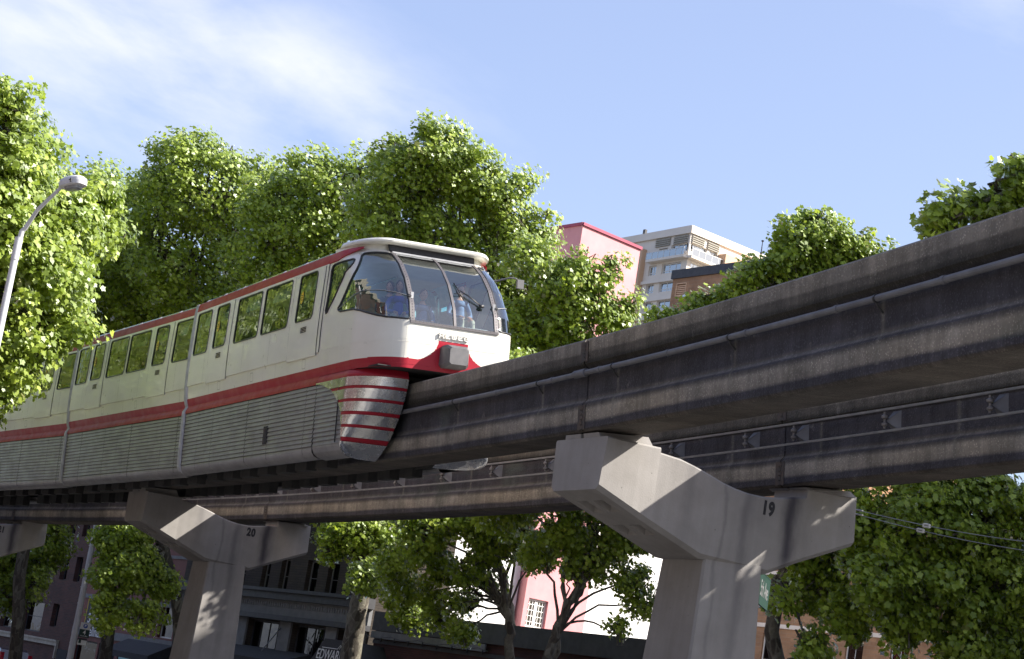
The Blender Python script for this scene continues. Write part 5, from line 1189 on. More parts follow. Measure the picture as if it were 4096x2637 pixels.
# --- white building with the pink tower: sunlit wall turned towards the viewer
HD = .56+math.pi/2+.22
pw = pix(2090, 2450, 88)
ff = Facade((pw.x, pw.y), HD)
b5 = building('white_and_pink_building', 'white rendered building with a tall pink tower strip and white french windows', 'building', ff)
x1 = ff.hit(2343, 2450)[0]; ztp = ff.hit(2322, 893)[1]; z2_ = ff.hit(2564, 1012)[1]
xl = ff.hit(1640, 2450)[0]; xr = ff.hit(2660, 2400)[0]; zw = ff.hit(2620, 1345)[1]
win = ff.rect(2098, 2390, 2190, 2520); win = (ff.hit(2108, 2450)[0], ff.hit(2186, 2460)[0], ff.hit(2145, 2515)[1], ff.hit(2150, 2398)[1]); up_ = ff.rect(2215, 2262, 2245, 2305)
wh = [win]+[(win[0], win[1], win[2]+3.2*k, win[3]+3.2*k) for k in range(1, 4)]
g = MB(); wall_holes(g, xl, -.002, GZ, zw, [], .2, .5); wall_holes(g, x1+.002, xr, GZ, zw, [], .2, .5)
g.poly([(xl, .5, GZ), (xl, 14, GZ), (xl, 14, zw), (xl, .5, zw)][::-1]); g.poly([(xr, .5, GZ), (xr, 14, GZ), (xr, 14, zw), (xr, .5, zw)]); g.poly([(xl, .5, zw), (xr, .5, zw), (xr, 14, zw), (xl, 14, zw)]); g.build('wall', M['whitew'], b5)
g = MB(); wall_holes(g, 0, x1, GZ, ztp, wh, .25)
# the tower's other faces follow the street direction
tw = [(0, 0), (x1, 0), (x1+1.2, 5.), (-1.6, 5.)]
loc = [Vector(fc.A), Vector(fc.n)]
dl = fa and (ff.M.inverted().to_3x3() @ Vector((-math.sin(.62), math.cos(.62), 0)))*4.2
q0, q1 = (0, 0), (x1, 0); q2, q3 = (x1+dl.x, dl.y), (dl.x, dl.y)
for a, b in ((q1, q2), (q2, q3), (q3, q0)): g.poly([(*a, GZ), (*b, GZ), (*b, ztp), (*a, ztp)])
g.poly([(*q, ztp) for q in (q0, q1, q2, q3)]); g.build('pink_tower', M['pinkw'], b5)
g = MB()
for a, b in ((q0, q1), (q1, q2), (q2, q3), (q3, q0)):
    A2, B2 = np.array([*a, ztp+.02]), np.array([*b, ztp+.02]); d = (B2-A2)/2; nn = np.array([d[1], -d[0], 0]); nn = nn/np.linalg.norm(nn)*.09; g.obox((A2+B2)/2, d*1.02, nn, (0, 0, .07))
g.build('coping', M['pinkd'], b5)
for r_ in wh:
    a, b, c, d = r_; m_ = (a+b)/2; window(b5, a, m_-.01, c, d, .16, 3, 5, .09, M['white_trim'], 'french_window', bar=.035); window(b5, m_+.01, b, c, d, .16, 3, 5, .09, M['white_trim'], 'french_window', bar=.035)
# --- tan brick block on the right
fe = Facade((10.1, 126.8), .6)
b6 = building('tan_brick_building', 'tan brick block with a dark parapet and louvre right of the pink tower', 'building', fe)
z7 = lambda x, y: (2100+x*.45987, 800+y*.45987)
ztop = 29.4; xr = fe.hit(3260, 1010)[0]; xrl = fe.hit(4500, 2400)[0]
lv = fe.rect(*z7(1322, 735), *z7(1392, 832)); lv = (fe.hit(*z7(1318, 785))[0], fe.hit(*z7(1395, 780))[0], fe.hit(*z7(1352, 832))[1], fe.hit(*z7(1360, 732))[1])
g = MB(); holes = []; 
for k in range(5):
    for j in range(9):
        a = 3.+j*3.4
        if a+1.5 < xrl-1: holes.append((a, a+1.35, GZ+1.2+k*3.1, GZ+2.8+k*3.1))
wall_holes(g, 0, xr, 13.2, ztop, [lv], .2); wall_holes(g, 0, xrl, GZ, 13.2, holes, .25)
g.poly([(0, 0, GZ), (0, 16, GZ), (0, 16, ztop), (0, 0, ztop)][::-1]); g.poly([(xr, 0, 13.2), (xr, 16, 13.2), (xr, 16, ztop), (xr, 0, ztop)]); g.poly([(xrl, 0, GZ), (xrl, 16, GZ), (xrl, 16, 13.2), (xrl, 0, 13.2)]); g.poly([(xr, 0, 13.2), (xrl, 0, 13.2), (xrl, 16, 13.2), (xr, 16, 13.2)]); g.poly([(0, 0, ztop-.3), (xr, 0, ztop-.3), (xr, 16, ztop-.3), (0, 16, ztop-.3)])
g.build('wall', M['brickD'], b6)
g = MB(); g.box(-.12, -.12, ztop-.45, xr+.12, .3, ztop+.15); g.build('parapet', M['darkt'], b6)
g = MB(); [g.box(lv[0], .02+.0, z, lv[1], .12, z+.07) for z in np.arange(lv[2], lv[3]-.05, .13)]; g.box(lv[0]-.06, -.03, lv[2]-.06, lv[1]+.06, -.002, lv[2]); g.box(lv[0]-.06, -.03, lv[3], lv[1]+.06, -.002, lv[3]+.06); g.box(lv[0]-.06, -.03, lv[2], lv[0], -.002, lv[3]); g.box(lv[1], -.03, lv[2], lv[1]+.06, -.002, lv[3]); g.build('louvre', M['louv'] if 'louv' in M else M['tan'], b6)
for k in range(5): g = MB(); z = GZ+3.25+k*3.1; g.box(0, -.08, z-.12, xrl, -.003, z+.12); g.build('floor_band', M['cream'], b6)
for r_ in holes: window(b6, *r_, .15, 2, 1, .08, M['white_trim'], 'window', blind=.3)
# --- cream tower far behind
D_T = 300
cc = pix(2768, 911, D_T)
fl_ = Facade((cc.x, cc.y), .56); fr__ = Facade((cc.x, cc.y), .56+math.pi/2+.16)
b7 = building('apartment_tower', 'distant cream apartment tower with tan corner bays, glass balconies and a louvred top floor', 'building', fl_)
H = cc.z; Lw = fl_.hit(*z7(845, 362))[0]-8; 
def fz(fac, x, y): return fac.hit(*z7(x, y))
def face_build(fac, x0, x1, zr, wins, balc, tanb, nm):
    Mx = fl_.M.inverted() @ fac.M; g = MB(); wall_holes(g, x0, x1, zr, H, wins+balc, .5); shell_ = g
    o = g.build('wall', M['cream'], b7, M=None); o.matrix_local = Mx
    for r_ in wins: f = window(b7, *r_, .35, 3 if r_[1]-r_[0] > 2.6 else 2, 1, .16, M['white_trim'], 'window', split=.28, glass=M['tint'], blind=.35 if int(abs(r_[0]*7)) % 2 else None, bar=.14, rx=0); f.matrix_local = Mx
    for r_ in balc:
        g = MB(); g.box(r_[0], .9, r_[2], r_[1], 1.0, r_[3]); o = g.build('recess', M['tan'], b7); o.matrix_local = Mx
    for a, b, c, d, y0 in tanb: g = MB(); g.box(a, y0, c, b, -.004, d); o = g.build('tan_bay', M['tan'], b7); o.matrix_local = Mx
    return Mx
flh = 0
def colrect(fac, xa, ya, xb, yb, z0, z1): return (fac.hit(*z7(xa, ya))[0], fac.hit(*z7(xb, yb))[0], z0, z1)
rows = [((535, 650)), ((690, 800)), ((868, 985))]
A1 = fl_.hit(*z7(1075, 610))[0], fl_.hit(*z7(1141, 600))[0]; A2 = fl_.hit(*z7(1190, 590))[0], fl_.hit(*z7(1355, 570))[0]
zB = [(fl_.hit(*z7(1272, y1))[1], fl_.hit(*z7(1272, y0))[1]) for y0, y1 in ((548, 632), (702, 788))]
fhh = zB[0][0]-zB[1][0]
wl = []; 
for k in range(-0, 9):
    z0, z1 = zB[0][0]-fhh*k, zB[0][1]-fhh*k; wl += [(*A1, z0, z1), (*A2, z0, z1)]
zA0, zA1 = fl_.hit(*z7(1345, 450))[1], fl_.hit(*z7(1345, 382))[1]
wl += [(fl_.hit(*z7(1270, 430))[0], -.35, zA0, zA1), (fl_.hit(*z7(1165, 450))[0], fl_.hit(*z7(1240, 440))[0], zA0-.3, zA1-.3)]
bl = []
tb = [(fl_.hit(*z7(845, 400))[0]-6, fl_.hit(*z7(1068, 400))[0], H-90, H-2.4, -.9)]
MxL = face_build(fl_, Lw-4, 0, 20, wl, bl, tb, 'L')
wr_ = []; R1 = fr__.hit(*z7(1432, 420))[0], fr__.hit(*z7(1578, 480))[0]; R2 = fr__.hit(*z7(1600, 480))[0], fr__.hit(*z7(1668, 520))[0]
wr_ += [(.35, R1[1], zA0, zA1), (R2[0], R2[1], zA0, zA1)]
for k in range(9): wr_ += [(.9, R1[1]-.3, zB[0][0]-fhh*k, zB[0][1]-fhh*k), (R2[0], R2[1]+2, zB[0][0]-fhh*k, zB[0][1]-fhh*k)]
XR = fr__.hit(*z7(1870, 440))[0]
MxR = face_build(fr__, 0, XR+10, 20, wr_, [], [(fr__.hit(*z7(1690, 430))[0], fr__.hit(*z7(1765, 430))[0]+8, H-90, H-2.4, -1.6)], 'R')
for Mx, a, b in ((MxL, fl_.hit(*z7(1105, 475))[0], .3), (MxR, -.3, fr__.hit(*z7(1690, 560))[0])):
    g = MB(); g.box(a, -1.1, zA0-1.3, b, -.004, zA0-.9); o = g.build('balcony_slab', M['cream'], b7); o.matrix_local = Mx
    g = MB(); g.box(a, -1.1, zA0-.9, b, -1.05, zA0+.15); o = g.build('balcony_glass', M['balg'] if 'balg' in M else M['tint'], b7); o.matrix_local = Mx
    g = MB(); g.box(a, -1.14, zA0+.15, b, -1.02, zA0+.24)
    for k in np.arange(a, b, 1.5): g.box(k, -1.13, zA0-.9, k+.07, -1.03, zA0+.15)
    o = g.build('balcony_rail', M['white_trim'], b7); o.matrix_local = Mx
    for lo, hi in ((.08, .46), (.56, .92)):
        x_, y_ = a+(b-a)*lo, a+(b-a)*hi
        g = MB(); g.box(x_, .0-.12, H-2.3, y_, -.06, H-1.0); [g.box(x_, -.26, z, y_, -.12, z+.14) for z in np.arange(H-2.3, H-1.05, .32)]; o = g.build('louvre', M['stone'], b7); o.matrix_local = Mx
    g = MB(); g.box(a-30 if Mx is MxL else -.3, -.35, H-.9, .3 if Mx is MxL else XR+10, -.004, H+.3); o = g.build('parapet', M['cream'], b7); o.matrix_local = Mx
    for k in range(9): g = MB(); z = zB[0][0]-fhh*k-.9; g.box(a-6 if Mx is MxL else 0, -.35, z-.5, 0 if Mx is MxL else XR, -.004, z); o = g.build('floor_band', M['cream'], b7); o.matrix_local = Mx
g = MB(); rl = [fl_.M.inverted() @ Vector(q) for q in ((fl_.P+fl_.A*(Lw-4))+[0, 0, H-.5], fl_.P+[0, 0, H-.5], fr__.P+fr__.A*(XR+10)+[0, 0, H-.5])]
rl.append(rl[0]+rl[2]-rl[1]); g.poly(rl); o = g.build('roof', M['cream'], b7)
g = MB(); a_, z_ = fl_.hit(*z7(980, 345)); g.box(a_-.3, 1, H-.5, a_+.3, 1.4, H+1.6); g.build('roof_vent', M['darkt'], b7)
an = empty('roof_antenna', 'thin whip antenna standing on the tan brick roof', 'antenna', Matrix.Translation(pix(*z7(2040, 560), 128)))
tp = pix(*z7(2057, 345), 128)-pix(*z7(2040, 560), 128)
g = MB(); g.tube([(0, 0, -3), (0, 0, tp.length*.45), (0, 0, tp.length)], [.06, .04, .025], 6); g.tube([(0, 0, tp.length*.44), (0, 0, tp.length*.48)], .1, 6); g.tube([(0, 0, tp.length*.95), (0, 0, tp.length*1.0)], .09, 6); g.build('mast', M['black'], an)
M_ = None
# ------------------------------------------------------------------ buildings on the viewer's side of the street (they light and shade the scene, and show in the train's glass)
def plain_block(label, s0, s1, u, h, mt, fl, seed):
    A_, B_ = tr(s0, u), tr(s1, u); d = B_-A_; hd = math.atan2(-d[0], d[1]); rr = random.Random(seed)
    fx = Facade((B_[0], B_[1]), hd); wdt = math.hypot(d[0], d[1])
    # this facade faces +u, so mirror it: X to the right seen from the street
    Mx = frame((A_[0], A_[1], 0), (d[0], d[1], 0)); b = empty('brick_building', label, 'building', Mx, 'buildings on the viewer side of the street')
    holes = []; n = int(wdt/3.6)
    for k in range(int((h-5)/3.3)):
        for j in range(n): x = (j+.5)*wdt/n-.8; holes.append((x, x+1.6, GZ+5+k*3.3, GZ+6.9+k*3.3))
    for j in range(int(wdt/6)): x = (j+.5)*wdt/int(wdt/6)-2.2; holes.append((x, x+4.4, GZ+.4, GZ+3.4))
    g = MB(); wall_holes(g, 0, wdt, GZ, GZ+h, holes, .3); shell(g, 0, wdt, GZ, GZ+h, 12)
    o = g.build('wall', mt, b); 
    for i, r_ in enumerate(holes):
        g = MB(); g.box(r_[0], .22, r_[2], r_[1], .28, r_[3]); g.box(r_[0], .19, (r_[2]+r_[3])/2-.04, r_[1], .22, (r_[2]+r_[3])/2+.04, 1); g.build('window', [M['sheet'], M['white_trim']], b)
    g = MB(); g.box(-.1, -.35, GZ+h-.6, wdt+.1, -.003, GZ+h+.3); g.box(-.05, -.2, GZ+3.9, wdt+.05, -.003, GZ+4.4); g.build('cornice', M['stone'], b)
# unseen brick block past the right edge, added to shade the lower right tree
fg = Facade((14.9, 50.1), .56)
b8 = building('shade_building', 'unseen brick building added past the right edge of the view to shade the lower right tree and pier 19', 'building', fg)
hl = [(x, x+1.5, GZ+4.6+k*3.3, GZ+6.5+k*3.3) for k in range(3) for x in np.arange(1.5, 24, 3.2)]+[(x, x+3.4, GZ+.4, GZ+3.2) for x in np.arange(1.5, 22, 4.6)]
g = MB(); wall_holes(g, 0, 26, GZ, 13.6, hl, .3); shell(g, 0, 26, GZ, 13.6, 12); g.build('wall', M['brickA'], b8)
for r_ in hl: window(b8, *r_, .2, 2, 1, .08, M['white_trim'])
g = MB(); g.box(-.1, -.3, 13.1, 26.1, -.003, 13.8); g.build('cornice', M['stone'], b8)
for nm, x0_, y0_, x1_, y1_, h_, mt_, lb in (('a', 30, 46, 48, 70, 32, 'cream', 'unseen cream block added past the right edge of the view to shade the lower trees'),):  # unseen block added to keep the sun off the lower tree crowns
    o_ = empty('shade_block', lb, 'building', Matrix.Translation((x0_, y0_, GZ))); wx_, wy_ = x1_-x0_, y1_-y0_
    for Mx_, wl_ in ((Matrix.Rotation(R(-90), 4, 'Z') @ Matrix.Translation((-wy_, 0, 0)), wy_), (Matrix.Identity(4), wx_), (Matrix.Translation((wx_, 0, 0)) @ Matrix.Rotation(R(90), 4, 'Z'), wy_), (Matrix.Translation((wx_, wy_, 0)) @ Matrix.Rotation(R(180), 4, 'Z'), wx_)):
        hl = [(x, x+2.2, 1.2+k*3.4, 3.1+k*3.4) for k in range(int(h_/3.4)) for x in np.arange(1., wl_-3, 3.4)]
        g = MB(); wall_holes(g, 0, wl_, 0, h_, hl, .25); q_ = g.build('wall', M[mt_], o_); q_.matrix_local = Mx_
        g = MB(); [g.poly([(a, .24, c), (b, .24, c), (b, .24, d), (a, .24, d)]) for a, b, c, d in hl[::1]]; q_ = g.build('glazing', M['tint'], o_); q_.matrix_local = Mx_; q_['kind'] = 'stuff'
    g = MB(); g.box(-.2, -.2, h_-.3, wx_+.2, wy_+.2, h_+.3); g.build('roof', M['stone'], o_)
M['sheet'] = mat('window_sheet', (.03, .035, .04), .08, spec=.8)
plain_block('tan brick building on the viewer side, nearest behind the viewer', -40, 8, -23, 17, M['brickB'], 4, 1)
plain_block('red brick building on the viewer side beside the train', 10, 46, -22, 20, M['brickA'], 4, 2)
plain_block('long brown brick building on the viewer side beyond the train', 86, 132, -22, 19, M['brickB'], 4, 5)
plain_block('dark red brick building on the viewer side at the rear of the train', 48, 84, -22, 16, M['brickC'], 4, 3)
# ------------------------------------------------------------------ street furniture
D_L = 44
p0 = pix(77, 950, D_L); base = Vector((p0.x, p0.y, GZ)); tp_ = pix(80, 955, D_L); tp_ = Vector((base.x, base.y, tp_.z))
lm = empty('street_lamp', 'tall grey street lamp with a bent arm and oval head at the left', 'street lamp', Matrix.Translation(base))
Hh = tp_.z-GZ
g = MB(); g.tube([(0, 0, 0), (0, 0, .25), (0, 0, .26), (0, 0, Hh*.5), (0, 0, Hh)], [.17, .17, .115, .10, .078], 14); g.build('pole', M['lamp'], lm, 'auto')
hd_ = pix(250, 745, D_L-.6)-base; a1 = Vector((0, 0, Hh-.35)); k1 = pix(88, 925, D_L)-base; k2 = pix(150, 840, D_L-.2)-base
g = MB(); g.tube([a1, k1, pix(100, 915, D_L)-base, k2, hd_], [.07, .060, .055, .045, .038], 10); g.tube([(0, 0, Hh-.5), (0, 0, Hh+.02)], .09, 14); g.build('arm', M['lamp'], lm, 'auto')
hc = pix(292, 732, D_L-.8)-base; hx = (pix(345, 742, D_L-1.1)-pix(245, 735, D_L-.5)); hx = Vector((hx.x, hx.y, hx.z*0+.02)).normalized()
MH = frame(hc, hx)
MH = Matrix.Translation(hc) @ Matrix(((hx.x, -hx.y, 0, 0), (hx.y, hx.x, 0, 0), (0, 0, 1, 0), (0, 0, 0, 1))) @ Matrix.Rotation(R(-6), 4, 'Y') @ Matrix.Scale(1.22, 4)
def ell(a, b, z, n=24, p=2.6, dx=0): return [(dx+a*math.copysign(abs(math.cos(t_))**(2/p), math.cos(t_)), b*math.copysign(abs(math.sin(t_))**(2/p), math.sin(t_)), z) for t_ in np.linspace(0, 2*math.pi, n, endpoint=False)]
g = MB(); rg = [ell(.26, .13, -.085), ell(.31, .165, -.07), ell(.315, .17, -.01), ell(.315, .17, .0), ell(.30, .16, .055), ell(.24, .12, .095), ell(.12, .06, .11)]; b_ = g.loft(rg, closed=True); g.face([b_+6*24+k for k in range(24)]); g.face([b_+k for k in range(24)][::-1])
h_ = g.build('lamp_head', M['lamp'], lm, 'auto'); h_.matrix_local = MH
g = MB(); rg = [ell(.20, .115, -.087, dx=.03), ell(.18, .10, -.13, dx=.03), ell(.09, .05, -.15, dx=.03)]; b_ = g.loft(rg, closed=True); g.face([b_+2*24+k for k in range(24)][::-1]); l_ = g.build('lens', M['lens'], h_, 'auto')
g = MB(); g.box(.10, -.175, -.012, .13, .175, .004); g.box(.14, -.178, -.06, .17, -.17, .02); g.build('latch', M['black'], h_)
# parking sign pole
D_P = 84
pb = pix(330, 2380, D_P); base = Vector((pb.x, pb.y, GZ)); pp = empty('street_pole', 'grey steel pole by the brick building carrying parking signs', 'pole', Matrix.Translation(base))
g = MB(); g.tube([(0, 0, 0), (0, 0, .3), (0, 0, .31), (0, 0, 6), (0, 0, 10.5)], [.2, .2, .15, .125, .085], 14)
for z in (2.2, 3.9, 4.6, 6.4): g.tube([(0, 0, z), (0, 0, z+.04)], .15, 14)
g.build('pole', M['lamp'], pp, 'auto'); g = MB(); g.tube([(0, 0, 10.3), (.3, -.1, 10.9), (1.2, -.4, 11.2), (2., -.7, 11.25)], .045, 8); g.build('arm', M['lamp'], pp, True)
vdir = np.array([pb.x, pb.y, 0]); vdir /= np.linalg.norm(vdir); MS = frame((0, 0, 0), (vdir[1]*.96+.0, -vdir[0]*.96, 0))
sx0, sz0 = .24, pix(325, 2545, D_P).z
k_ = D_P/F_PX
MSs = pp.matrix_world @ MS @ Matrix.Translation((.17, -.10, 0))
def plate_sign(nm, label, z0, z1, w_, mt, rim_=None):
    o = empty(nm, label, 'sign', MSs @ Matrix.Translation((0, 0, z0-GZ))); g = MB(); g.box(0, 0, 0, w_, .012, z1-z0); g.build('panel', mt, o); return o
M['green'] = mat('sign_green', (.003, .03, .022), .6); M['blue'] = mat('sign_blue', (.01, .05, .30), .45)
zA, zB_, zC, zD = [pix(310, y, D_P).z for y in (2486, 2512, 2545, 2567)]
w_ = 40*k_
o1 = plate_sign('parking_sign', 'parking sign with a blue P circle above a green panel reading 4', zC-.02, zA, w_, M['white_trim'])
hh = zA-zC+.02
g = MB(); g.box(0, -.006, 0, w_, -.001, (zB_-zC)); g.build('green_panel', M['green'], o1)
g = MB(); r_ = w_*.22; g.poly([(w_*.5+r_*math.cos(t_), -.004, (zB_-zC)+(hh-(zB_-zC))*.5+r_*math.sin(t_)) for t_ in np.linspace(0, 2*math.pi, 24, endpoint=False)]); g.build('blue_disc', M['blue'], o1)
text('P', 'sign_letter', M['wtext'], o1, Matrix.Translation((w_*.5, -.009, (zB_-zC)+(hh-(zB_-zC))*.5)) @ TXT, w_*.36, .001, .003)
text('4', 'sign_number', M['wtext'], o1, Matrix.Translation((w_*.5, -.011, (zB_-zC)*.62)) @ TXT, w_*.55, .001, .006)
text('Hours Max', 'sign_text', M['wtext'], o1, Matrix.Translation((w_*.5, -.011, (zB_-zC)*.2)) @ TXT, w_*.16, .001, .001)
o2 = plate_sign('small_parking_notice', 'small white and black notice under the green parking sign', zD-.12, zC-.05, w_*.9, M['white_trim'])
g = MB(); g.box(0, -.004, (zC-.05-zD+.12)*.72, w_*.9, -.001, zC-.05-zD+.12); g.build('black_strip', M['ink'], o2); g = MB(); g.box(w_*.1, -.004, .08, w_*.35, -.001, .22); g.build('teal_mark', M['green'], o2)
# green street-name plate fixed to pier 19
pa, pb2 = pix(3041, 2285, 34.2), pix(3033, 2405, 34.2); pc = pix(3077, 2352, 36.)
ex = Vector((pc.x-pa.x, pc.y-pa.y, 0)); Ls = ex.length; Hs = (pa-pb2).length
st_ = empty('street_name_sign', 'green street name sign seen edge-on at the right side of pier 19', 'sign', frame((pa.x, pa.y, pa.z-Hs), ex))
g = MB(); g.box(0, -.015, 0, Ls, .015, Hs); g.box(-.02, -.02, -.02, Ls+.02, .02, -.001); g.box(-.02, -.02, Hs+.001, Ls+.02, .02, Hs+.02); g.build('panel', M['green'], st_)
text('5th Ave', 'sign_text', M['steel'], st_, Matrix.Translation((Ls*.5, -.018, Hs*.5)) @ TXT, Hs*.75, .001, .004, 1.1)
g = MB(); g.tube([(.3, .02, Hs*.5), (.3, .45, Hs*.5)], .02, 6); g.tube([(.5, .02, Hs*.1), (.5, .45, Hs*.1)], .02, 6); g.build('bracket', M['steel'], st_)
# span wires from the right arm of pier 19
for k, (y0, y1, xi, yi, nm) in enumerate(((2040, 2208, 3707, 2086, 'upper span wire with a white insulator running right from pier 19'), (2057, 2255, 3684, 2107, 'lower span wire with a white insulator running right from pier 19'))):
    A_ = pix(3424, y0, 35.6); B_ = pix(4500, y1, 29.); t_ = None
    d = B_-A_; best = min(np.linspace(0, 1, 200), key=lambda q: abs((lambda v: 2048+F_PX*(v@RT)/(v@FWD)-xi)(np.array(A_+d*q))))
    wv = empty('span_wire', nm, 'cable', Matrix.Translation(A_)); g = MB(); g.tube([Vector((0, 0, 0))+d*q-Vector((0, 0, .10*math.sin(math.pi*q))) for q in np.linspace(0, 1, 12)], .007, 5); g.tube([Vector((0, 0, 0)), d*.03], .02, 6); g.build('wire', M['steel'], wv)
    c = d*best-Vector((0, 0, .10*math.sin(math.pi*best))); dn = d.normalized(); g = MB()
    for sgn in (-1, 1): g.tube([c-dn*.085+Vector((0, 0, .022*sgn)), c+dn*.085+Vector((0, 0, .022*sgn))], .017, 8)
    for sgn in (-1, 1): g.tube([c+dn*.085*sgn-Vector((0, 0, .03)), c+dn*.085*sgn+Vector((0, 0, .03))], .022, 8)
    g.build('insulator', M['white_trim'], wv, 'auto')
# parked car (only its tail shows)
cp = pix(70, 2600, 97); hdg = .50
CM = Matrix.Translation((cp.x, cp.y, GZ-.15)) @ Matrix.Rotation(hdg+math.pi/2, 4, 'Z')   # local X forward, away from the viewer
car = empty('parked_car', 'dark parked car with a red tail light at the lower left corner', 'car', CM)
M['carp'] = mat('dark_blue_paint', (.012, .014, .03), .2, spec=.6, coat=.8); M['tail'] = mat('red_lens', (.45, .01, .03), .15, spec=.8, coat=.6); M['tyre'] = mat('tyre_rubber', (.02, .02, .02), .8)
secs = [(0, .42, .95, .80), (.06, .30, 1.02, .86), (.5, .28, 1.05, .90), (1.4, .26, 1.0, .91), (2.9, .26, .98, .91), (3.6, .28, .92, .88), (4.3, .32, .80, .80), (4.45, .42, .66, .70)]
g = MB(); rings = [[(x, -w_*.97, z0), (x, -w_, z0+.2), (x, -w_, z1-.12), (x, -w_*.93, z1), (x, w_*.93, z1), (x, w_, z1-.12), (x, w_, z0+.2), (x, w_*.97, z0)] for x, z0, z1, w_ in secs]; b_ = g.loft(rings, closed=True); g.face([b_+k for k in range(8)]); g.face([b_+7*8+k for k in range(8)][::-1]); g.build('body', M['carp'], car, 'auto')
g = MB(); rings = [[(x, -w_, .98), (x2, -w_*.82, z1), (x2, w_*.82, z1), (x, w_, .98)] for x, x2, z1, w_ in ((.06, .45, 1.42, .84), (.3, .8, 1.52, .86), (2.3, 2.1, 1.52, .86), (3.3, 2.6, 1.44, .84))]; b_ = g.loft(rings); g.face([b_+k for k in range(4)]); g.face([b_+12+k for k in range(4)][::-1]); g.build('cabin_roof', M['carp'], car, 'auto')
g = MB(); g.poly([(.09, -.66, 1.02), (.09, .66, 1.02), (.405, .56, 1.38), (.405, -.56, 1.38)]); g.build('rear_window', M['sheet'], car)
for sg in (-1, 1):
    g = MB(); g.poly([(.55, sg*.872, 1.02), (3.0, sg*.868, 1.02), (2.4, sg*.745, 1.42), (.85, sg*.745, 1.44)]); g.build('side_window', M['sheet'], car)
    g = MB(); g.loft([[(-.03, sg*.80, z), (-.04, sg*.62, z), (.02, sg*.60, z), (.2, sg*.90, z)] for z in (.78, .92, 1.08, 1.30)], closed=True); g.build('tail_light', M['tail'], car)
    for x in (.8, 3.5):
        g = MB(); g.tube([(x, sg*.70, .32), (x, sg*.92, .32)], .32, 20); wh_ = g.build('wheel', M['tyre'], car, 'auto'); g = MB(); g.tube([(x, sg*.915, .32), (x, sg*.93, .32)], .20, 16); g.build('rim', M['steel'], wh_)
g = MB(); g.box(-.05, -.26, .62, -.01, .26, .76); g.build('number_plate', M['white_trim'], car)
# ------------------------------------------------------------------ passengers
def skin_mesh(name, V, E_, Rr, mt, parent, rootv=0, lv=1):
    me = bpy.data.meshes.new(name); me.from_pydata(V, E_, []); o = bpy.data.objects.new(name, me); COL.objects.link(o)
    bm = bmesh.new(); bm.from_mesh(me); ly = bm.verts.layers.skin.verify(); bm.verts.ensure_lookup_table()
    for i, v in enumerate(bm.verts):
        r = Rr[i]; v[ly].radius = r if hasattr(r, '__len__') else (r, r); v[ly].use_root = (i == rootv)
    bm.to_mesh(me); bm.free(); o.modifiers.new('s', 'SKIN').use_smooth_shade = True; m_ = o.modifiers.new('d', 'SUBSURF'); m_.levels = lv
    return realise(o, name, mt, parent, True)
def head_mesh(name, mt, parent, c, yaw=0., tilt=0.):
    g = MB(); nu, nv = 28, 20; rings = []
    for j in range(nv+1):
        ph = math.pi*j/nv; row = []
        for i in range(nu):
            th = 2*math.pi*i/nu; x, y, z = math.sin(ph)*math.cos(th), math.sin(ph)*math.sin(th), math.cos(ph)
            X, Y, Z_ = x*.098, y*.077, z*.12
            if z < 0: Y *= 1-.30*(-z)**1.5; X *= 1-.10*(-z)
            f = max(0, x)                            # face side is +X
            nose = math.exp(-((y*.077)/.013)**2-((Z_+.012)/.024)**2)*.026; mouth = math.exp(-((y*.077)/.026)**2-((Z_+.058)/.010)**2)*.006
            eye = sum(math.exp(-((y*.077-e)/.014)**2-((Z_-.018)/.012)**2) for e in (-.031, .031))*.010; chin = math.exp(-((y*.077)/.025)**2-((Z_+.098)/.02)**2)*.012
            X += f*(nose+mouth-eye+chin)
            ear = math.exp(-((X+.005)/.018)**2-((Z_)/.030)**2)*.016*(abs(y) > .8); Y += math.copysign(ear, y)
            row.append((X, Y, Z_))
        rings.append(row)
    g.loft(rings, closed=True); o = g.build(name, mt, parent, True)
    Mh = Matrix.Translation(c) @ Matrix.Rotation(yaw, 4, 'Z') @ Matrix.Rotation(tilt, 4, 'Y'); o.matrix_local = Mh; return o, Mh
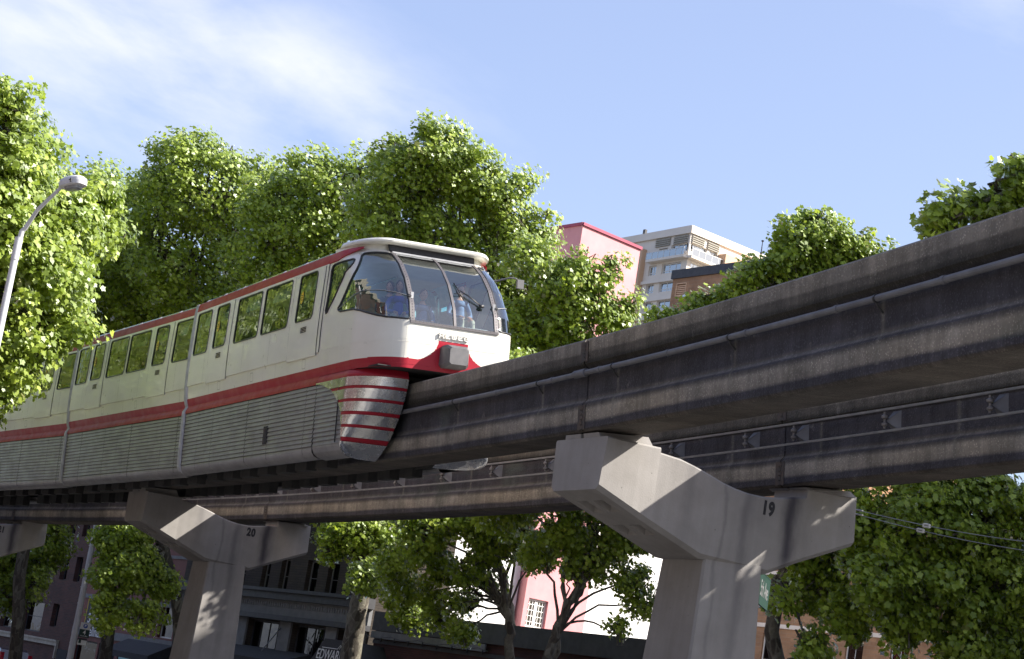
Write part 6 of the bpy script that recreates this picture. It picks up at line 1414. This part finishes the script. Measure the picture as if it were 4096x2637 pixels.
def person(label, loc, yaw, shirt, trouser, hair='short', hat=None, head_yaw=0., arm='lap', glasses=False, skinm='skin', cap=None):
    """seated figure; loc is the seat point in the front/second car frame converted to world by caller"""
    root = empty('person', label, 'person', loc @ Matrix.Rotation(yaw, 4, 'Z'), 'passengers in the train')
    sh = (0, .20, .50)
    V = [(0, 0, .10), (.0, 0, .28), (.01, 0, .44), (.0, 0, .53), (.0, 0, .60), (.012, 0, .66)]; Rr = [(.16, .12), (.135, .11), (.16, .11), (.10, .08), (.052, .055), (.055, .06)]; E_ = [(i, i+1) for i in range(5)]
    def add(pts, start):
        prev = start
        for p, r in pts: V.append(p); Rr.append(r); E_.append((prev, len(V)-1)); prev = len(V)-1
        return prev
    arms = {}
    for sg in (-1, 1):
        add([((.04, sg*.09, .09), .095), ((.25, sg*.11, .10), .082), ((.46, sg*.12, .10), .062), ((.47, sg*.12, -.12), .055), ((.46, sg*.12, -.34), .038), ((.53, sg*.125, -.37), .036), ((.60, sg*.13, -.375), .028)], 0)
        up_arm = (arm == 'phone' and sg == -1)
        w_ = (.34, sg*.10, .42) if up_arm else (.30, sg*.11, .20)
        el = (.12, sg*.27, .26) if up_arm else (.06, sg*.26, .25)
        e = add([((0, sg*.17, .50), .062), ((.02, sg*.21, .42), .055), (el, .043), (tuple((np.array(el)+np.array(w_))/2), .038), (w_, .028)], 3)
        hd = np.array((.0, .0, 1.)) if up_arm else np.array((1., -sg*.25, -.15)); hd /= np.linalg.norm(hd); palm = tuple(np.array(w_)+hd*.045)
        p_ = add([(palm, (.036, .018))], e); side = np.array((0, 1., 0)) 
        for q, L_ in ((-.030, .055), (-.010, .068), (.010, .064), (.030, .050)):
            a = np.array(palm)+hd*.035+side*q; b = a+hd*L_*.5+np.array((.008, 0, -.008)); c = b+hd*L_*.4+np.array((.012, 0, -.020))
            add([(tuple(a), .0095), (tuple(b), .0085), (tuple(c), .007)], p_)
        a = np.array(w_)+hd*.02-side*sg*.035; add([(tuple(a), .011), (tuple(a+hd*.03-side*sg*.015), .009)], e)
    per = (len(V)-6)//2; reg = [1, 1, 1, 1, 0, 0]+([2]*5+[3]*2+[1]*5+[0]*(per-12))*2; reg[0] = 2
    Rr = [tuple(np.array(r)*1.06) if hasattr(r, '__len__') else r*1.04 for r in Rr]
    bo = skin_mesh('body', V, E_, Rr, [M[skinm], shirt, trouser, M['black']], root)
    SA = np.array([V[a] for a, b in E_]); SB = np.array([V[b] for a, b in E_]); D_ = SB-SA; RG = [reg[b] if reg[b] != 2 or reg[a] == 2 else 2 for a, b in E_]
    for f in bo.data.polygons:
        c = np.array(f.center); t_ = np.clip(((c-SA)*D_).sum(1)/((D_**2).sum(1)+1e-9), 0, 1); k = int(np.argmin(((SA+D_*t_[:, None]-c)**2).sum(1)))
        a_, b_ = E_[k]; m_ = reg[a_] if t_[k] < .5 else reg[b_]
        if c[2] < .17 and abs(c[1]) < .2 and c[0] < .2: m_ = 2
        f.material_index = m_
    hc = Vector((.035, 0, .775)); h_, Mh = head_mesh('head', M[skinm], root, hc, head_yaw)
    g = MB()                                         # eyes and mouth
    for e in (-.031, .031): g.obox((.088, e, .018), (.003, 0, 0), (0, .010, 0), (0, 0, .005))
    g.build('eyes', M['ink'], h_)
    g = MB(); g.loft([[(.0915, y, -.055-.004*math.cos(y*60)), (.0925, y, -.061-.004*math.cos(y*60))] for y in np.linspace(-.022, .022, 7)]); g.build('mouth', M['lip'], h_)
    g = MB(); nu, nv = 28, 12; rr = []; bk = {'short': 112, 'long': 150, 'bob': 138}.get(hair, 112); sd_ = {'short': 88, 'long': 128, 'bob': 118}.get(hair, 88)
    for j in range(nv+1):
        row = []
        for i in range(nu):
            th = 2*math.pi*i/nu; cf = math.cos(th); lim = 48+(sd_-48)*min(1, max(0, (1-cf)/.75))**.8 if cf > .25 else sd_+(bk-sd_)*(.25-cf)/1.25
            ph = R(lim)*j/nv; rr_ = 1+.02*math.sin(i*2.3+j*.7); fl = max(0, ph-R(95))*.02
            row.append((-.006+(.106*rr_*math.sin(min(ph, R(95))))*cf+fl*cf*-.0, (.086*rr_*math.sin(min(ph, R(95))))*math.sin(th), .004+.131*math.cos(min(ph, R(95)))-max(0, ph-R(95))*.16))
        rr.append(row)
    g.loft(rr, closed=True); g.build('hair', M['hair'], h_, True)
    if hat:
        g = MB(); prof_h = [(.185, .035), (.19, .03), (.17, .045), (.115, .06), (.112, .11), (.095, .155), (.05, .17), (.0, .172)]
        g.loft([[(r*1.05*math.cos(t_), r*.95*math.sin(t_), z) for t_ in np.linspace(0, 2*math.pi, 24, endpoint=False)] for r, z in prof_h], closed=True); o = g.build('sun_hat', hat, root, True); o.matrix_local = Mh
    if glasses:
        g = MB()
        for e in (-.031, .031): g.obox((.094, e, .018), (.003, 0, 0), (0, .023, 0), (0, 0, .016))
        g.box(.09, -.01, .02, .097, .01, .026); o = g.build('sunglasses', M['black'], root); o.matrix_local = Mh
    return root
M['lip'] = mat('lips', (.35, .08, .07), .5)
M['navy'] = cloth((.03, .045, .30), 'blue_jacket_cloth'); M['blackc'] = cloth((.015, .015, .018), 'black_cloth'); M['khaki'] = cloth((.42, .40, .30), 'khaki_cloth'); M['straw'] = varied((.42, .27, .14), (.52, .34, .18), 60, .8, .004, 160, name='straw'); M['ltblue'] = cloth((.14, .20, .32), 'light_blue_cloth'); M['grey'] = cloth((.2, .2, .21), 'grey_cloth')
def seat_at(mw, x, y, z=2.40): return mw @ Matrix.Translation((x, y, z))
Lk = R(-75)            # turned towards the near windows
person('smiling person in a bright blue jacket behind the curved cab side window', seat_at(m1, 11.2, -.76, 2.74), R(-15), M['navy'], M['khaki'], 'long', head_yaw=R(-8))
person('dark haired person beside the one in the blue jacket in the cab', seat_at(m1, 10.93, -.86, 2.74), R(-10), M['blackc'], M['grey'], 'bob', head_yaw=R(-30))
person('driver in a light blue shirt and khaki trousers behind the right windshield pane', seat_at(m1, 11.3, .55, 2.82), R(0), M['ltblue'], M['khaki'], 'short')
person('person in light blue sitting behind the left windshield pane', seat_at(m1, 10.95, -.12, 2.68), R(0), M['ltblue'], M['khaki'], 'short')
person('person in the last side window before the cab door of the front car', seat_at(m1, 5.35, -1.2, 2.80), R(-12), M['grey'], M['blackc'], 'long', head_yaw=R(-30))
person('person seen through the front door window near a yellow sticker', seat_at(m1, 7.35, -1.2, 2.72), R(170), M['blackc'], M['blackc'], 'bob')
person('woman in a wide straw hat and sunglasses in the second car', seat_at(m2, 3.15, -1.12, 2.60), R(-30), M['grey'], M['blackc'], 'long', M['straw'], head_yaw=R(-35), glasses=True)
person('woman in black holding up a white phone in the second car', seat_at(m2, 4.35, -1.12, 2.66), R(-30), M['blackc'], M['blackc'], 'long', arm='phone', head_yaw=R(-35))
person('person in black behind the phone holder in the second car', seat_at(m2, 3.75, -.95, 2.68), R(60), M['blackc'], M['grey'], 'bob')
ph = empty('phone', 'white phone held up by the woman in black in the second car', 'phone', seat_at(m2, 4.35, -1.12, 2.66) @ Matrix.Rotation(R(-30), 4, 'Z') @ Matrix.Translation((.375, -.10, .52)))
g = MB(); g.box(-.004, -.036, -.075, .004, .036, .075); g.build('case', M['white_trim'], ph); g = MB(); g.box(.0041, -.028, .035, .006, -.01, .068); g.build('camera_lens', M['ink'], ph)
